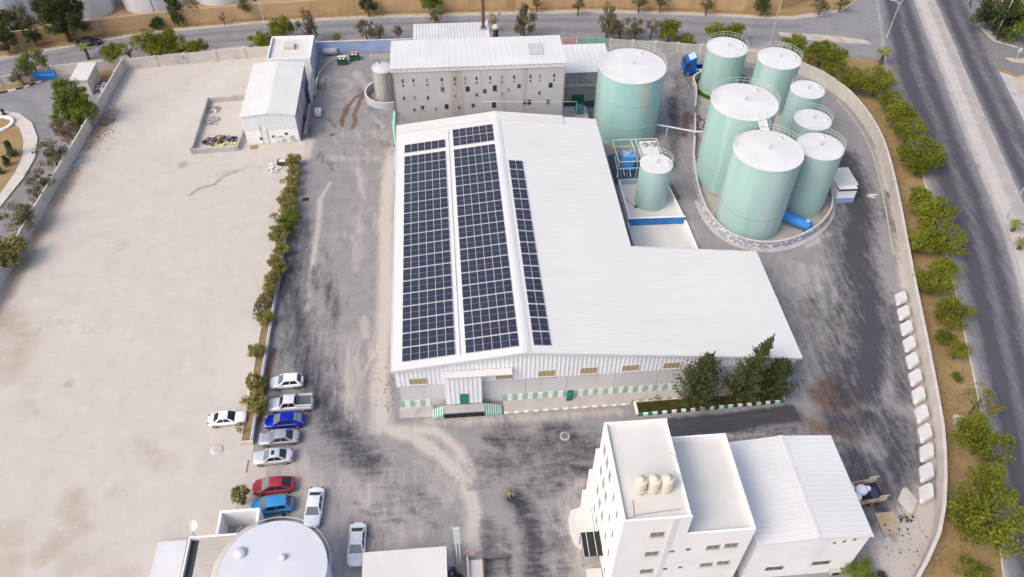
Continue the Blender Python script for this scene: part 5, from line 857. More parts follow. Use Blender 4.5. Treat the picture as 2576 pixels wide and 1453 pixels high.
# blue road tractor
def wheels(t,lst,s=1.6):
    for x,y,z in lst: o=place('wheel',WHEEL,None,(x,y,z),(0,0,0),(s,s*1.3,s)); o.parent=t; r=place('rim',RIMM,None,(0,0,0)); r.parent=o
lx,ly=G(1738,193); t=thing('road_tractor','bright blue lorry tractor unit without trailer beside the laddered teal tank','lorry',(lx+1.5,ly+1.2,.01),PI-.03); off=OFF[t.name]; OFF[t.name]=Vector()
LB=paint('lorry_blue',(.008,.10,.42),.1,.3)
mb=MB(); pr=[(3.0,.55),(3.1,1.4),(2.95,2.1),(2.6,2.9),(2.1,3.15),(.95,3.75),(.85,3.75),(.85,.9),(1.2,.55)]; n=len(pr); mb.faces([(x,-1.22,z) for x,z in pr]+[(x,1.22,z) for x,z in pr],[tuple(range(n)),tuple(range(2*n-1,n-1,-1))]+[(i,n+i,n+(i+1)%n,(i+1)%n) for i in range(n)]); mb.build('cab',LB,t)
mb=MB(); mb.faces([(2.955,-1.05,2.12),(2.955,1.05,2.12),(2.63,.95,2.88),(2.63,-.95,2.88)],[(0,1,2,3)]); o=mb.build('windscreen',CARGL,t); o.location=(.02,0,.02)
for s in (-1,1): MB().box(1.75,2.75,min(s*1.225,s*1.24),max(s*1.225,s*1.24),1.95,2.6).build('side_window',CARGL,t); MB().box(2.7,2.85,s*1.45-.1,s*1.45+.1,1.8,2.5).build('mirror',BLACK,t); MB().box(-1.2,.8,min(s*1.0,s*1.22),max(s*1.0,s*1.22),.5,1.05).build('side_skirt',LB,t); MB().box(2.95,3.1,s*.85-.2,s*.85+.2,.75,.95).build('headlight',LAMPG,t)
mb=MB(); mb.faces([(2.05,-.95,3.17),(2.05,.95,3.17),(.95,1.1,3.78),(.95,-1.1,3.78)],[(0,1,2,3)]); mb.build('roof_fairing',paint('pale_blue_fairing',(.45,.62,.85),.1),t).location=(0,0,.02)
MB().box(-3.2,.84,-.45,.45,.75,.98).build('chassis',BLACK,t); MB().box(-2.4,-1.3,-.5,.5,.98,1.15).build('fifth_wheel',STEEL,t); MB().box(.3,.8,-1.1,1.1,1.0,1.1).build('deck',STEEL,t); MB().box(-.6,.2,.5,1.0,.98,1.12).build('deck',PALE,t)
wheels(t,[(2.1,1.0,.5),(2.1,-1.0,.5),(-1.9,.95,.5),(-1.9,-.95,.5)]); OFF[t.name]=off
# stake bed truck behind the workshop
t=thing('stake_truck','old beige stake bed truck loaded with white sacks beside the workshop','lorry',(50.2,-15.9,.01),.10); off=OFF[t.name]; OFF[t.name]=Vector(); SB=mat('rusty_beige',(.46,.40,.31),(.40,.27,.15),1.2,.8,coord='O',c3=(.25,.13,.06),scale3=1.,lo3=.58,hi3=.7)
MB().box(-2.6,2.6,-1.15,1.15,.85,1.0).build('bed_floor',BLACK,t)
for s in (-1,1):
    MB().box(-2.6,2.2,s*1.15-.05,s*1.15+.05,1.0,1.75).build('side_board',SB,t)
    for k in range(5): MB().box(1.55+k*.24,1.63+k*.24,s*1.15-.06,s*1.15+.06,1.0,2.15).build('stake',WPAINT if k%2 else SB,t)
    MB().box(1.5,2.65,s*1.15-.07,s*1.15+.07,2.1,2.16).build('top_rail',SB,t)
MB().box(-4.3,-2.65,-1.05,1.05,.6,2.3).build('cab',SB,t); MB().box(-2.6,2.6,-.4,.4,.6,.85).build('chassis',BLACK,t); wheels(t,[(-3.4,.95,.48),(-3.4,-.95,.48),(1.2,.95,.48),(1.2,-.95,.48)],1.5); MB().box(1.3,2.1,-1.0,.5,1.01,1.06).build('tarpaulin',DKB,t)
OFF[t.name]=off
def sack(label,x,y,z,s,rz,m):
    mb=MB(); mb.lathe(0,0,[(.01,0),(.42,.04),(.5,.25),(.48,.5),(.3,.66),(.01,.7)],14); me=mb.mesh('bulk_sack',m); o=place('bulk_sack',me,None,(x,y,z),(random.uniform(-.1,.1),random.uniform(-.1,.1),rz),(s,s*.95,s)); return tag(o,label,'sack','bulk sacks on the stake truck')
SK=plain('white_sack',(.74,.75,.82),.8); SKG=plain('grey_sack',(.55,.55,.55),.8)
for x,y,z,s,m_ in ((50.5,-15.6,1.02,1.35,SK),(49.6,-16.4,1.02,1.2,SK),(49.4,-15.2,1.02,1.15,SKG),(51.4,-15.4,1.02,.7,SK)): sack('white bulk sack heaped on the stake truck bed',x,y,z,s,random.random(),m_)
# ------------------------------------------------------------------ planter with low wall
pl=thing('planter_strip','long soil planter with low blue grey wall dividing sand lot and yard','planter',(-16.6,22,0))
for i in range(18):
    y0=-3.3+i*2.93; MB().box(-16.62,-16.38,y0+.01,y0+2.92,0,.75+random.uniform(-.02,.02)).build('wall_panel',mat('planter_wall_grey',(.25,.26,.33),(.33,.34,.40),.5,.9) if i==0 else bpy.data.materials['planter_wall_grey'],pl)
MB().box(-16.36,-16.34,-3.3,49.4,.3,.5).build('paint_band',plain('worn_blue',(.22,.24,.36),.9),pl) if False else None
MB().box(-16.7,-16.63,-3.3,49.4,0,.72).build('coping_strip',WPAINT,pl); MB().box(-17.75,-16.71,-3.3,49.4,0,.28).build('soil_bed',SOIL,pl); MB().box(-17.95,-16.4,-3.6,-3.31,0,.55).build('end_wall',CONCW,pl); MB().box(-17.9,-17.76,-3.3,49.4,0,.33).build('edge_kerb',CONCW,pl)
SANDK2=mat('dusty_white_ring',(.56,.52,.48),(.50,.46,.42),2.,1.); YARDB=mat('muddy_clod',(.13,.095,.075),(.17,.13,.10),2.,1.)
# ------------------------------------------------------------------ small things
def put(name,label,cat,x,y,parts,group=None,rz=0.):
    t=thing(name,label,cat,(x,y,0),rz,group); off=OFF[t.name]; OFF[t.name]=Vector()
    for nm,mb,m in parts: mb.build(nm,m,t)
    OFF[t.name]=off; return t
x,y=G(802,291); put('ibc_tote','white caged liquid tote standing beside the shed','tote',x,y,[('bottle',MB().box(-.5,.5,-.6,.6,.15,1.15),plain('tote_white',(.72,.72,.76),.5)),('cage',MB().tube([(-.52,-.62,.6),(.52,-.62,.6),(.52,.62,.6),(-.52,.62,.6),(-.52,-.62,.6)],.03,5).tube([(-.52,-.62,1.16),(.52,-.62,1.16),(.52,.62,1.16),(-.52,.62,1.16),(-.52,-.62,1.16)],.03,5),STEEL),('pallet',MB().box(-.55,.55,-.65,.65,0,.13),BLACK),('cap',MB().lathe(0,0,[(.12,1.15),(.12,1.2),(.01,1.21)],10),BLACK)])
x,y=G(768,303); put('barrel','dark red steel barrel beside the shed side wall','barrel',x,y,[('drum',MB().lathe(0,0,[(.01,0),(.3,0),(.3,.3),(.32,.32),(.3,.34),(.3,.6),(.32,.62),(.3,.64),(.3,.9),(.26,.9),(.01,.88)],18),plain('barrel_red',(.28,.012,.03),.5)),('bung',MB().lathe(.15,0,[(.05,.88),(.05,.92),(.01,.92)],8),STEEL)])
for px,py,lb,cc_ in ((862,161,'green dumpster with pale cardboard next to the kerb',(.62,.58,.55)),(893,150,'green dumpster with reddish board nearest the blue wall',(.42,.24,.19))):
    x,y=G(px,py); put('dumpster',lb,'dumpster',x,y,[('bin',MB().prism([(-.85,-.6),(.85,-.6),(.85,.6),(-.85,.6)],.2,1.15),plain('dumpster_green',(.02,.10,.06),.6)),('rim',MB().box(-.92,.92,-.67,-.6,1.05,1.2).box(-.92,.92,.6,.67,1.05,1.2),BLACK),('lid',MB().box(-.85,.85,.1,.68,1.25,1.32),plain('board_%d'%px,cc_,.9)),('wheel',MB().tube([(-.8,-.5,.1),(-.8,.5,.1)],.1,8).tube([(.8,-.5,.1),(.8,.5,.1)],.1,8),BLACK),('bag',MB().lathe(-.3,-.25,[(.01,1.),(.3,1.1),(.22,1.3),(.01,1.35)],9).lathe(.35,-.3,[(.01,1.),(.28,1.1),(.2,1.3),(.01,1.35)],9),PALE)],'green dumpsters by the blue wall')
x,y=G(832,139); put('horizontal_vessel','grey horizontal steel vessel lying beside the blue wall','vessel',x,y,[('shell',MB().tube([(-1.35,0,.75),(-1.3,0,.75),(1.3,0,.75),(1.35,0,.75)],[.5,.62,.62,.5],20),mat('grey_vessel',(.42,.44,.50),(.5,.5,.54),1.,.5,coord='O')),('cradle',MB().box(-.9,-.7,-.5,.5,0,.3).box(.7,.9,-.5,.5,0,.3),CONC)])
k=thing('yard_kerb','curved low kerb of the raised strip beside the flat roofed hut','kerb',(*G(794,232),0)); mb=MB(); ks=[G(*c) for c in ((793,240),(797,205),(803,185),(815,170),(832,155),(852,146))]
for a,b in zip(ks[:-1],ks[1:]): mb.obox(a,b,.22,0,.22)
mb.build('kerb_line',CONCW,k)
def flat(name,label,cat,px,py,w,d,h,m,rz=0.):
    x,y=G(px,py); return put(name,label,cat,x,y,[('lid',MB().box(-w/2,w/2,-d/2,d/2,0,h),m),('frame',MB().box(-w/2-.08,w/2+.08,-d/2-.08,d/2+.08,0,h*.6),CONC)],None,rz)
flat('pit_cover','black square pit cover on the yard lane beside the shrub planter','cover',769,503,1.0,.85,.1,BLACK); flat('pit_cover','small dark square cover beside the light blue hatchback','cover',714,1299,.45,.45,.06,BLACK); flat('rug','tan mat lying on the pale concrete beside the precast slabs','mat',2235,1315,1.9,2.2,.03,mat('tan_mat',(.44,.31,.18),(.48,.37,.26),1.,1.))
x,y=G(1421,1098); t=thing('drain_cover','rough ringed manhole in the dark yard in front of the warehouse','manhole',(x,y,0)); MB().lathe(x,y,[(.62,.0),(.6,.07),(.42,.05)],18).build('ring',mat('crumbled_concrete',(.5,.48,.45),(.3,.28,.27),3.,1.),t); MB().disc(x,y,.42,.03,18).build('lid',mat('worn_dark_lid',(.13,.125,.13),(.2,.19,.19),2.,.9),t)
x,y=G(546,1132); t=thing('drain_cover','white painted manhole ring on the pale sand','manhole',(x,y,0)); MB().lathe(x,y,[(.75,.012),(.72,.06),(.26,.06)],24).build('ring',SANDK2,t); MB().disc(x,y,.26,.05,14).build('lid',CONC,t)
def pallet(label,x,y,rz,tilt=0.,z=0.):
    t=thing('pallet',label,'pallet',(x,y,z),rz); t.rotation_euler=(tilt,0,rz); off=OFF[t.name]; OFF[t.name]=Vector()
    for i in range(6): MB().box(-.6,.6,-.5+i*.18,-.4+i*.18,.1,.125).build('slat',WOOD,t)
    for xx in (-.55,0,.5): MB().box(xx,xx+.08,-.5,.5,0,.1).build('bearer',WOOD,t)
    OFF[t.name]=off
pallet('wooden pallet leaning on the planter shrubs','' and 0 or -16.0,37.3,1.4,.5,.6); pallet('second wooden pallet tipped against the planter wall',-16.0,35.9,1.5,1.0,.7); pallet('light wooden pallet on the ground in front of the shed',-24.2,54.1,.05); pallet('small wooden frame on the sand beside the planter top end',*G(713,457),.1)
x,y=G(712,414); put('covered_pallet','dark tarpaulin bundle on the sand at the planter top end','bundle',x,y,[('tarpaulin',MB().prism([(-.8,-.5),(.75,-.55),(.8,.5),(-.75,.55)],.1,.7),plain('dark_tarp',(.05,.045,.05),.7)),('lid',MB().prism([(-.5,-.3),(.5,-.35),(.5,.35),(-.5,.3)],.7,.78),PALE),('base',MB().box(-.85,.85,-.6,.6,0,.1),WOOD)])
debris('scrap_heap','pale boards and blocks on the sand beside the tarpaulin bundle','scrap',*G(690,425),1.0,22,[PALE,CONCW,SLAB],.3,.7,.6)
debris('rubble_heap','broken brown rubble at the stained corner of the dark yard','rubble',*G(2090,995),1.2,45,[BROWN,YARDB,YARDB],.06,.22,.25); debris('rubble_heap','dark spilled gravel beside the fallen beige slab','rubble',*G(2278,1305),1.0,90,[BLACK,GREYM],.05,.2,.5,ell=.5); debris('rubble_heap','scattered dark clods on the pale concrete by the curved wall','rubble',*G(2285,1370),3.0,110,[GREYM,BLACK,GREYM],.04,.2,.4); debris('rubble_heap','brown debris beside the green post in the tank lane','rubble',*G(1755,310),1.5,60,[BROWN,GREYM,RUST],.15,.5,.6,ell=1.6)
debris('rubble_heap','crumbled dark kerb stones along the warehouse left wall','rubble',-1.1,4.,.7,60,[GREYM,CONC,GREYM],.1,.3,.4,ell=6.)
debris('rubble_heap','scattered dark stones along the sandy strip left of the warehouse','rubble',-2.6,6.,.5,40,[GREYM,CONC],.06,.18,.4,ell=12.)
t=thing('post','green steel post in the tank lane','post',(*G(1744,300),0)); x,y=G(1744,300); MB().tube([(x,y,0),(x,y,2.6)],.12,8).build('shaft',GREEN,t); MB().box(x-.2,x+.2,y-.2,y+.2,0,.1).build('base_plate',CONC,t)
put('bin','deep green bin against the striped warehouse plinth','bin',20.6,-.1,[('bin',MB().box(-.3,.3,-.25,.1,.1,1.2),GREEN),('foot',MB().box(-.35,.35,-.3,.15,.1,.16),BLACK)])
debris('rubble_heap','loose white and grey scrap on the far cream wall foot','rubble',*G(2195,494),1.0,40,[PALE,SLAB,GREYM],.1,.4,.3,ell=.4)
x,y=G(2410,1068); put('bollard_box','white concrete box standing on the dry verge beside the curved wall','box',x,y,[('block',MB().prism([(-.5,-.9),(.5,-.9),(.5,.9),(-.5,.9)],0,.6),SLAB),('lid',MB().prism([(-.42,-.8),(.42,-.8),(.42,.8),(-.42,.8)],.6,.68),CONCW)],rz=-.25)
# street lamps
LP=plain('lamp_pole_grey',(.55,.54,.55),.5,.3)
def lamp(label,px,py,h,heads,r=.09):
    x,y=G(px,py); t=thing('street_lamp',label,'street lamp',(x,y,0),group='street lamps'); MB().tube([(x,y,0),(x,y,h*.55),(x,y,h)],[r*1.3,r,r*.75],8).build('pole',LP,t); MB().lathe(x,y,[(.25,0),(.25,.25),(.12,.3)],10).build('base',CONC,t)
    for dx,dy,dz in heads:
        MB().tube([(x,y,h-.1),(x+dx*.35,y+dy*.35,h+dz*.8),(x+dx,y+dy,h+dz)],.055,6).build('arm',LP,t); MB().tube([(x+dx*.92,y+dy*.92,h+dz),(x+dx*1.0,y+dy,h+dz-.02),(x+dx*1.12,y+dy*1.12,h+dz-.04)],[.1,.22,.12],8).build('lamp_head',SLAB,t)
lamp('twin armed street lamp on the paved corner of street and boulevard',2231,94,7.0,[(2.6,.6,1.6),(-1.2,1.0,.3)]); lamp('tall street lamp behind the tank yard wall at the street mouth',1936,113,10.5,[(1.8,1.2,.6)]); lamp('tall street lamp behind the white flat roofed hut',678,116,11.,[(-1.6,1.4,.6)]); lamp('street lamp on the pale triangular island',2501,97,11.,[(2.,.5,.8)]); lamp('twin armed street lamp on the boulevard median beside the small palm',2529,551,11.,[(2.,.5,.8),(-1.9,-.4,.8)])
x,y=G(395,52); t=thing('utility_pole','thin dark pole at the far tan wall','pole',(x,y,0)); MB().tube([(x,y,0),(x,y,9)],.09,7).build('shaft',RUST,t); MB().box(x-.6,x+.6,y-.05,y+.05,8.2,8.35).build('cross_arm',RUST,t)
x,y=G(2630,170); 
t=thing('signpost','short white signpost on the small sandy island','sign',(*G(2555,150),0)); x,y=G(2555,150); MB().tube([(x,y,.1),(x,y,2.2)],.06,7).build('shaft',LP,t); MB().box(x-.35,x+.35,y-.03,y+.03,1.6,2.4).build('plate',SLAB,t)
x,y=G(2180,102); t=thing('road_sign','thin grey ladder shaped sign stand on the paved street mouth','sign',(x,y,0))
for dx in (-.55,.55): MB().tube([(x+dx,y,0),(x+dx,y,3.2)],.04,6).build('post',STEEL,t)
for z in (.9,1.9,3.1): MB().tube([(x-.55,y,z),(x+.55,y,z)],.035,6).build('rung',STEEL,t)
MB().tube([(x+.5*math.cos(a),y,3.75+.5*math.sin(a)) for a in np.linspace(0,2*PI,17)],.035,5,caps=False).build('ring',STEEL,t)
# ------------------------------------------------------------------ people
SKIN=plain('skin',(.35,.21,.14),.6); HAIR=plain('dark_hair',(.02,.015,.012),.7)
def body_mesh(parent,top,legs,pose):
    """one continuous figure swept along its bones: rings joined per limb, fused by voxel remesh"""
    mb=MB(); J=pose
    def limb(pts,rs,m): mb.tube([J[p] if isinstance(p,str) else p for p in pts],rs,10,m)
    limb(['hip','waist','chest','neckb'],[.15,.14,.17,.09],0); limb(['neckb','neck','headb'],[.07,.055,.05],2)
    for s in 'LR':
        limb(['neckb','sh'+s,'el'+s,'wr'+s],[.08,.075,.05,.04],0); limb(['wr'+s,'ha'+s],[.035,.03],2); limb(['hip','th'+s,'kn'+s,'an'+s],[.12,.10,.065,.05],1); limb(['an'+s,'to'+s],[.05,.04],3)
        a=Vector(J['wr'+s]);b=Vector(J['ha'+s]);d=(b-a).normalized();u=d.orthogonal().normalized();w=d.cross(u)
        for k in range(4): q=b+w*(k-1.5)*.018; mb.tube([q-d*.02,q+d*(.04+.008*(k in(1,2))),q+d*.06+u*.015],[.009,.008,.007],6,2)
        mb.tube([a+d*.03+w*.03,a+d*.05+w*.055,a+d*.08+w*.06],[.01,.009,.008],6,2)
    h=Vector(J['head']); mb.lathe(h.x,h.y,[(.01,h.z-.12),(.06,h.z-.1),(.085,h.z-.03),(.09,h.z+.04),(.075,h.z+.1),(.01,h.z+.125)],14,2)
    o=mb.build('body',[top,legs,SKIN,BLACK],parent); hb=MB(); hb.lathe(h.x,h.y,[(.094,h.z+.02),(.096,h.z+.06),(.078,h.z+.115),(.01,h.z+.138)],14); hb.build('hair',HAIR,parent); return o
def person(label,px,py,rz,top,legs,stride=.25,reach=False):
    x,y=G(px,py); t=thing('person',label,'person',(x,y,.0),rz); off=OFF[t.name]; OFF[t.name]=Vector(); s=stride
    P={'hip':(0,0,.93),'waist':(0,0,1.1),'chest':(.02,0,1.3),'neckb':(.02,0,1.45),'neck':(.03,0,1.5),'headb':(.04,0,1.56),'head':(.05,0,1.63)}
    for nm,sg in (('L',1),('R',-1)):
        f=s*sg; P['sh'+nm]=(.02,.19*sg,1.42); P['el'+nm]=(-.05-f*.5 if not reach else .12,.25*sg,1.17); P['wr'+nm]=(.05-f*.7 if not reach else .36,.24*sg,.98 if not reach else 1.02); P['ha'+nm]=(.08-f*.75 if not reach else .44,.24*sg,.91 if not reach else 1.0)
        P['th'+nm]=(0+.1*f,.1*sg,.82); P['kn'+nm]=(f*.8+.05,.11*sg,.48); P['an'+nm]=(f*1.2-.03,.11*sg,.08); P['to'+nm]=(f*1.2+.17,.12*sg,.05)
    body_mesh(t,top,legs,P); OFF[t.name]=off; return t
person('person in a yellow orange top and dark trousers walking a bicycle across the yard',1283,1256,-1.0,plain('amber_top',(.52,.25,.06),.8),plain('dark_trousers',(.04,.045,.07),.8),.2,True)
person('person in dark clothes walking along the far pavement of the boulevard',2436,19,-1.2,plain('dark_top',(.03,.03,.035),.8),plain('dark_trousers2',(.03,.03,.04),.8),.28)
x,y=G(1292,1270); t=thing('bicycle','dark bicycle held by the person in the yellow top','bicycle',(x,y,0),-.7); off=OFF[t.name]; OFF[t.name]=Vector(); BK=plain('bike_frame',(.04,.05,.09),.4)
for cx in (-.52,.52): MB().tube([(cx+.33*math.cos(a),0,.35+.33*math.sin(a)) for a in np.linspace(0,2*PI,25)],.028,6,caps=False).build('wheel',BLACK,t)
MB().tube([(.52,0,.35),(.38,0,.9)],.025,6).tube([(.38,0,.85),(-.12,0,.8)],.025,6).tube([(-.12,0,.95),(-.02,0,.3)],.025,6).tube([(.40,0,.75),(-.02,0,.3)],.025,6).tube([(-.02,0,.3),(-.52,0,.35),(-.12,0,.8)],.02,6).build('frame',BK,t); MB().tube([(.3,-.28,1.02),(.4,-.15,.98),(.38,0,.95),(.4,.15,.98),(.3,.28,1.02)],.018,6).build('handlebar',BLACK,t); MB().box(-.27,-.02,-.07,.07,.95,1.0).build('saddle',BLACK,t); MB().box(-.75,-.3,-.15,.15,.75,.95).build('carrier_bag',plain('navy_bag',(.02,.025,.05),.8),t); OFF[t.name]=off
# ------------------------------------------------------------------ vegetation
def leaf_mesh(name,centres,per,spread,size,mat_,seed,flatten=.8,up=.35):
    rg=np.random.default_rng(seed); C=np.array(centres); n=len(C)*per
    c=np.repeat(C[:,:3],per,0); r=np.repeat(C[:,3],per) if C.shape[1]>3 else np.full(n,1.)
    d=rg.normal(size=(n,3)); d/=np.linalg.norm(d,axis=1)[:,None]; d*= (rg.random(n)**.45*spread*r)[:,None]; d[:,2]*=flatten; p=c+d
    nrm=rg.normal(size=(n,3))+np.array([0,0,up])+d/np.maximum(np.linalg.norm(d,axis=1)[:,None],1e-6)*.8; nrm/=np.linalg.norm(nrm,axis=1)[:,None]
    a=np.cross(nrm,rg.normal(size=(n,3))); a/=np.linalg.norm(a,axis=1)[:,None]; b=np.cross(nrm,a); s=size*(.6+.8*rg.random(n)); a*=s[:,None]; b*=(s*.55)[:,None]
    V=np.stack([p-a,p-b*.9,p+a,p+b*.9],1).reshape(-1,3); me=bpy.data.meshes.new(name); me.vertices.add(4*n); me.vertices.foreach_set('co',V.ravel())
    me.loops.add(4*n); me.loops.foreach_set('vertex_index',np.arange(4*n)); me.polygons.add(n); me.polygons.foreach_set('loop_start',np.arange(n)*4); me.update(); me.validate()
    tone=np.repeat(rg.random(len(C)),per)*.55+rg.random(n)*.45; at=me.attributes.new('tone','FLOAT','FACE'); at.data.foreach_set('value',tone.astype(np.float32)); me.materials.append(mat_); return me
def blob(seed,n,rx,ry,rz,cr=(.22,.36),low=-.55,hollow=.35):
    rg=np.random.default_rng(seed); out=[]
    while len(out)<n:
        v=rg.uniform(-1,1,3); l=np.linalg.norm(v)
        if l>1 or l<hollow or v[2]<low: continue
        v*= .85+.25*rg.random(); out.append((v[0]*rx,v[1]*ry,v[2]*rz,rg.uniform(*cr)))
    return out
def spire(seed,n,h,r0,lean=0.):
    rg=np.random.default_rng(seed); out=[]
    for i in range(n):
        u=rg.random()**1.25; rad=r0*(1-u)**.8*(.25+.75*rg.random()); a=rg.uniform(0,6.28); out.append((rad*math.cos(a)+lean*u*u,rad*math.sin(a),u*h,.16+.26*(1-u)))
    return out
CROWN={}
def crown(kind,var):
    k=(kind,var)
    if k in CROWN: return CROWN[k]
    sd=hash(kind)%1000 if False else {'pine':11,'olive':23,'dark':37,'green':51,'shrub':67,'ball':83,'dry':97,'sparse':109}[kind]+var*7
    if kind=='pine': me=leaf_mesh('crown',blob(sd,38,1,1,.66,(.24,.4)),150,1.,.05,L_PINE,sd)
    elif kind=='olive': me=leaf_mesh('crown',blob(sd,26,.95,.95,.9,(.2,.36)),100,1.,.055,L_OLIVE,sd)
    elif kind=='dark': me=leaf_mesh('crown',blob(sd,40,.95,.95,1.,(.24,.38)),130,1.,.05,L_DARK,sd)
    elif kind=='green': me=leaf_mesh('crown',blob(sd,34,.95,.95,1.,(.24,.38)),130,1.,.055,L_GREEN,sd)
    elif kind=='shrub': me=leaf_mesh('crown',blob(sd,24,1,1,.85,(.28,.42)),90,1.,.085,L_SHRUB,sd)
    elif kind=='ball': me=leaf_mesh('crown',blob(sd,40,.85,.85,.85,(.2,.28),-.9),60,1.,.085,L_SHRUB,sd)
    elif kind=='dry': me=leaf_mesh('crown',blob(sd,22,.9,.9,.8,(.2,.32)),30,1.,.07,L_DRY,sd)
    else: me=leaf_mesh('crown',blob(sd,20,1,1,.8,(.18,.28)),40,1.,.06,L_SHRUB,sd)
    CROWN[k]=me; return me
def trunkmesh(seed,limbs=5):
    rg=np.random.default_rng(seed); mb=MB(); mb.tube([(0,0,0),(.03,.02,.35),(.0,.04,.62),(.05,0,.85)],[.055,.045,.036,.02],7)
    for i in range(limbs):
        a=6.28*i/limbs+rg.uniform(-.4,.4); z=rg.uniform(.35,.6); r=rg.uniform(.25,.42); mb.tube([(0.01,.02,z),(r*.5*math.cos(a),r*.5*math.sin(a),z+.14),(r*math.cos(a),r*math.sin(a),z+.3)],[.028,.02,.009],5)
    return mb.mesh('trunk',TRUNK)
TRUNKS=[trunkmesh(s) for s in range(4)]
def tree(label,kind,px,py,rpx,zc,cat='tree',name=None,group=None,hz=None,sx=1.):
    """px,py,rpx: surveyed crown centre and radius; zc: height of the crown centre"""
    x,y=G(px,py,zc); d=np.linalg.norm(np.array([x,y,zc])-CAM); r=rpx*d/F; v=random.randrange(3); rzz=hz or r
    t=thing(name or {'pine':'pine_tree','olive':'olive_tree','dark':'evergreen_tree','green':'leafy_tree','shrub':'shrub','ball':'clipped_tree','dry':'dry_tree','sparse':'young_tree'}[kind],label,cat,(x,y,0),group=group)
    tall=max(zc+rzz*.35,.5); place('trunk',TRUNKS[random.randrange(4)],t,(x,y,0),(0,0,random.uniform(0,6.28)),(max(tall*.9,r*1.3),max(tall*.9,r*1.3),tall*1.12))
    place('crown',crown(kind,v),t,(x,y,zc),(0,0,random.uniform(0,6.28)),(r*sx,r,rzz)); return t
# umbrella pines along the boulevard verge
PG='pines along the verge of the boulevard'
pn='broad olive green pine on the dry verge between curved wall and boulevard'
PL={(2490,1312):'largest olive pine of the verge, opposite the pale concrete corner',(2475,1105):'large olive pine beside the white box on the verge',(2447,1442):'low round pine at the end of the verge past the largest one',(2210,205):'olive pine on the verge next to the short fan palm',(2342,528):'wide feathery pine leaning over the boulevard kerb opposite the switch house',(2402,784):'round pine standing alone on the verge opposite the first precast slab',(2380,846):'small pale pine paired with a darker round one on the verge',(2412,881):'small round pine beside the paler small one on the verge'}
for px,py,r,z in ((2040,137,20,2.6),(2072,128,30,3.4),(2102,155,36,3.2),(2150,202,32,2.6),(2210,205,38,3.),(2245,255,26,2.6),(2265,283,35,2.8),(2290,327,34,2.8),(2278,378,20,2.2),(2327,390,46,2.8),(2313,415,26,2.),(2315,495,24,2.2),(2342,528,48,2.8),(2322,600,36,2.4),(2382,608,42,2.4),(2377,673,27,2.),(2357,706,40,2.4),(2402,784,42,2.4),(2380,846,22,1.6),(2412,881,24,1.8),(2475,1105,56,3.0),(2500,1220,46,2.8),(2490,1312,72,3.2),(2447,1442,36,2.4)): tree(PL.get((px,py),pn),'pine',px,py,r*.98,z,group=PG,hz=None)
tree('pale sparse young pine on the verge beside the white box','sparse',2463,1010,44,2.6,group=PG); tree('tiny pine seedling on the dry verge','pine',2410,949,12,.6); tree('pine at the street corner above the wall behind the tanks','pine',1997,108,26,3.2,group=PG)
tree('dark leafy bush at the foot of the workshop end','green',2165,1442,34,1.4,'bush','bush'); tree('dark bush beside the cream wall end','dark',2215,1452,14,.8,'bush','bush')
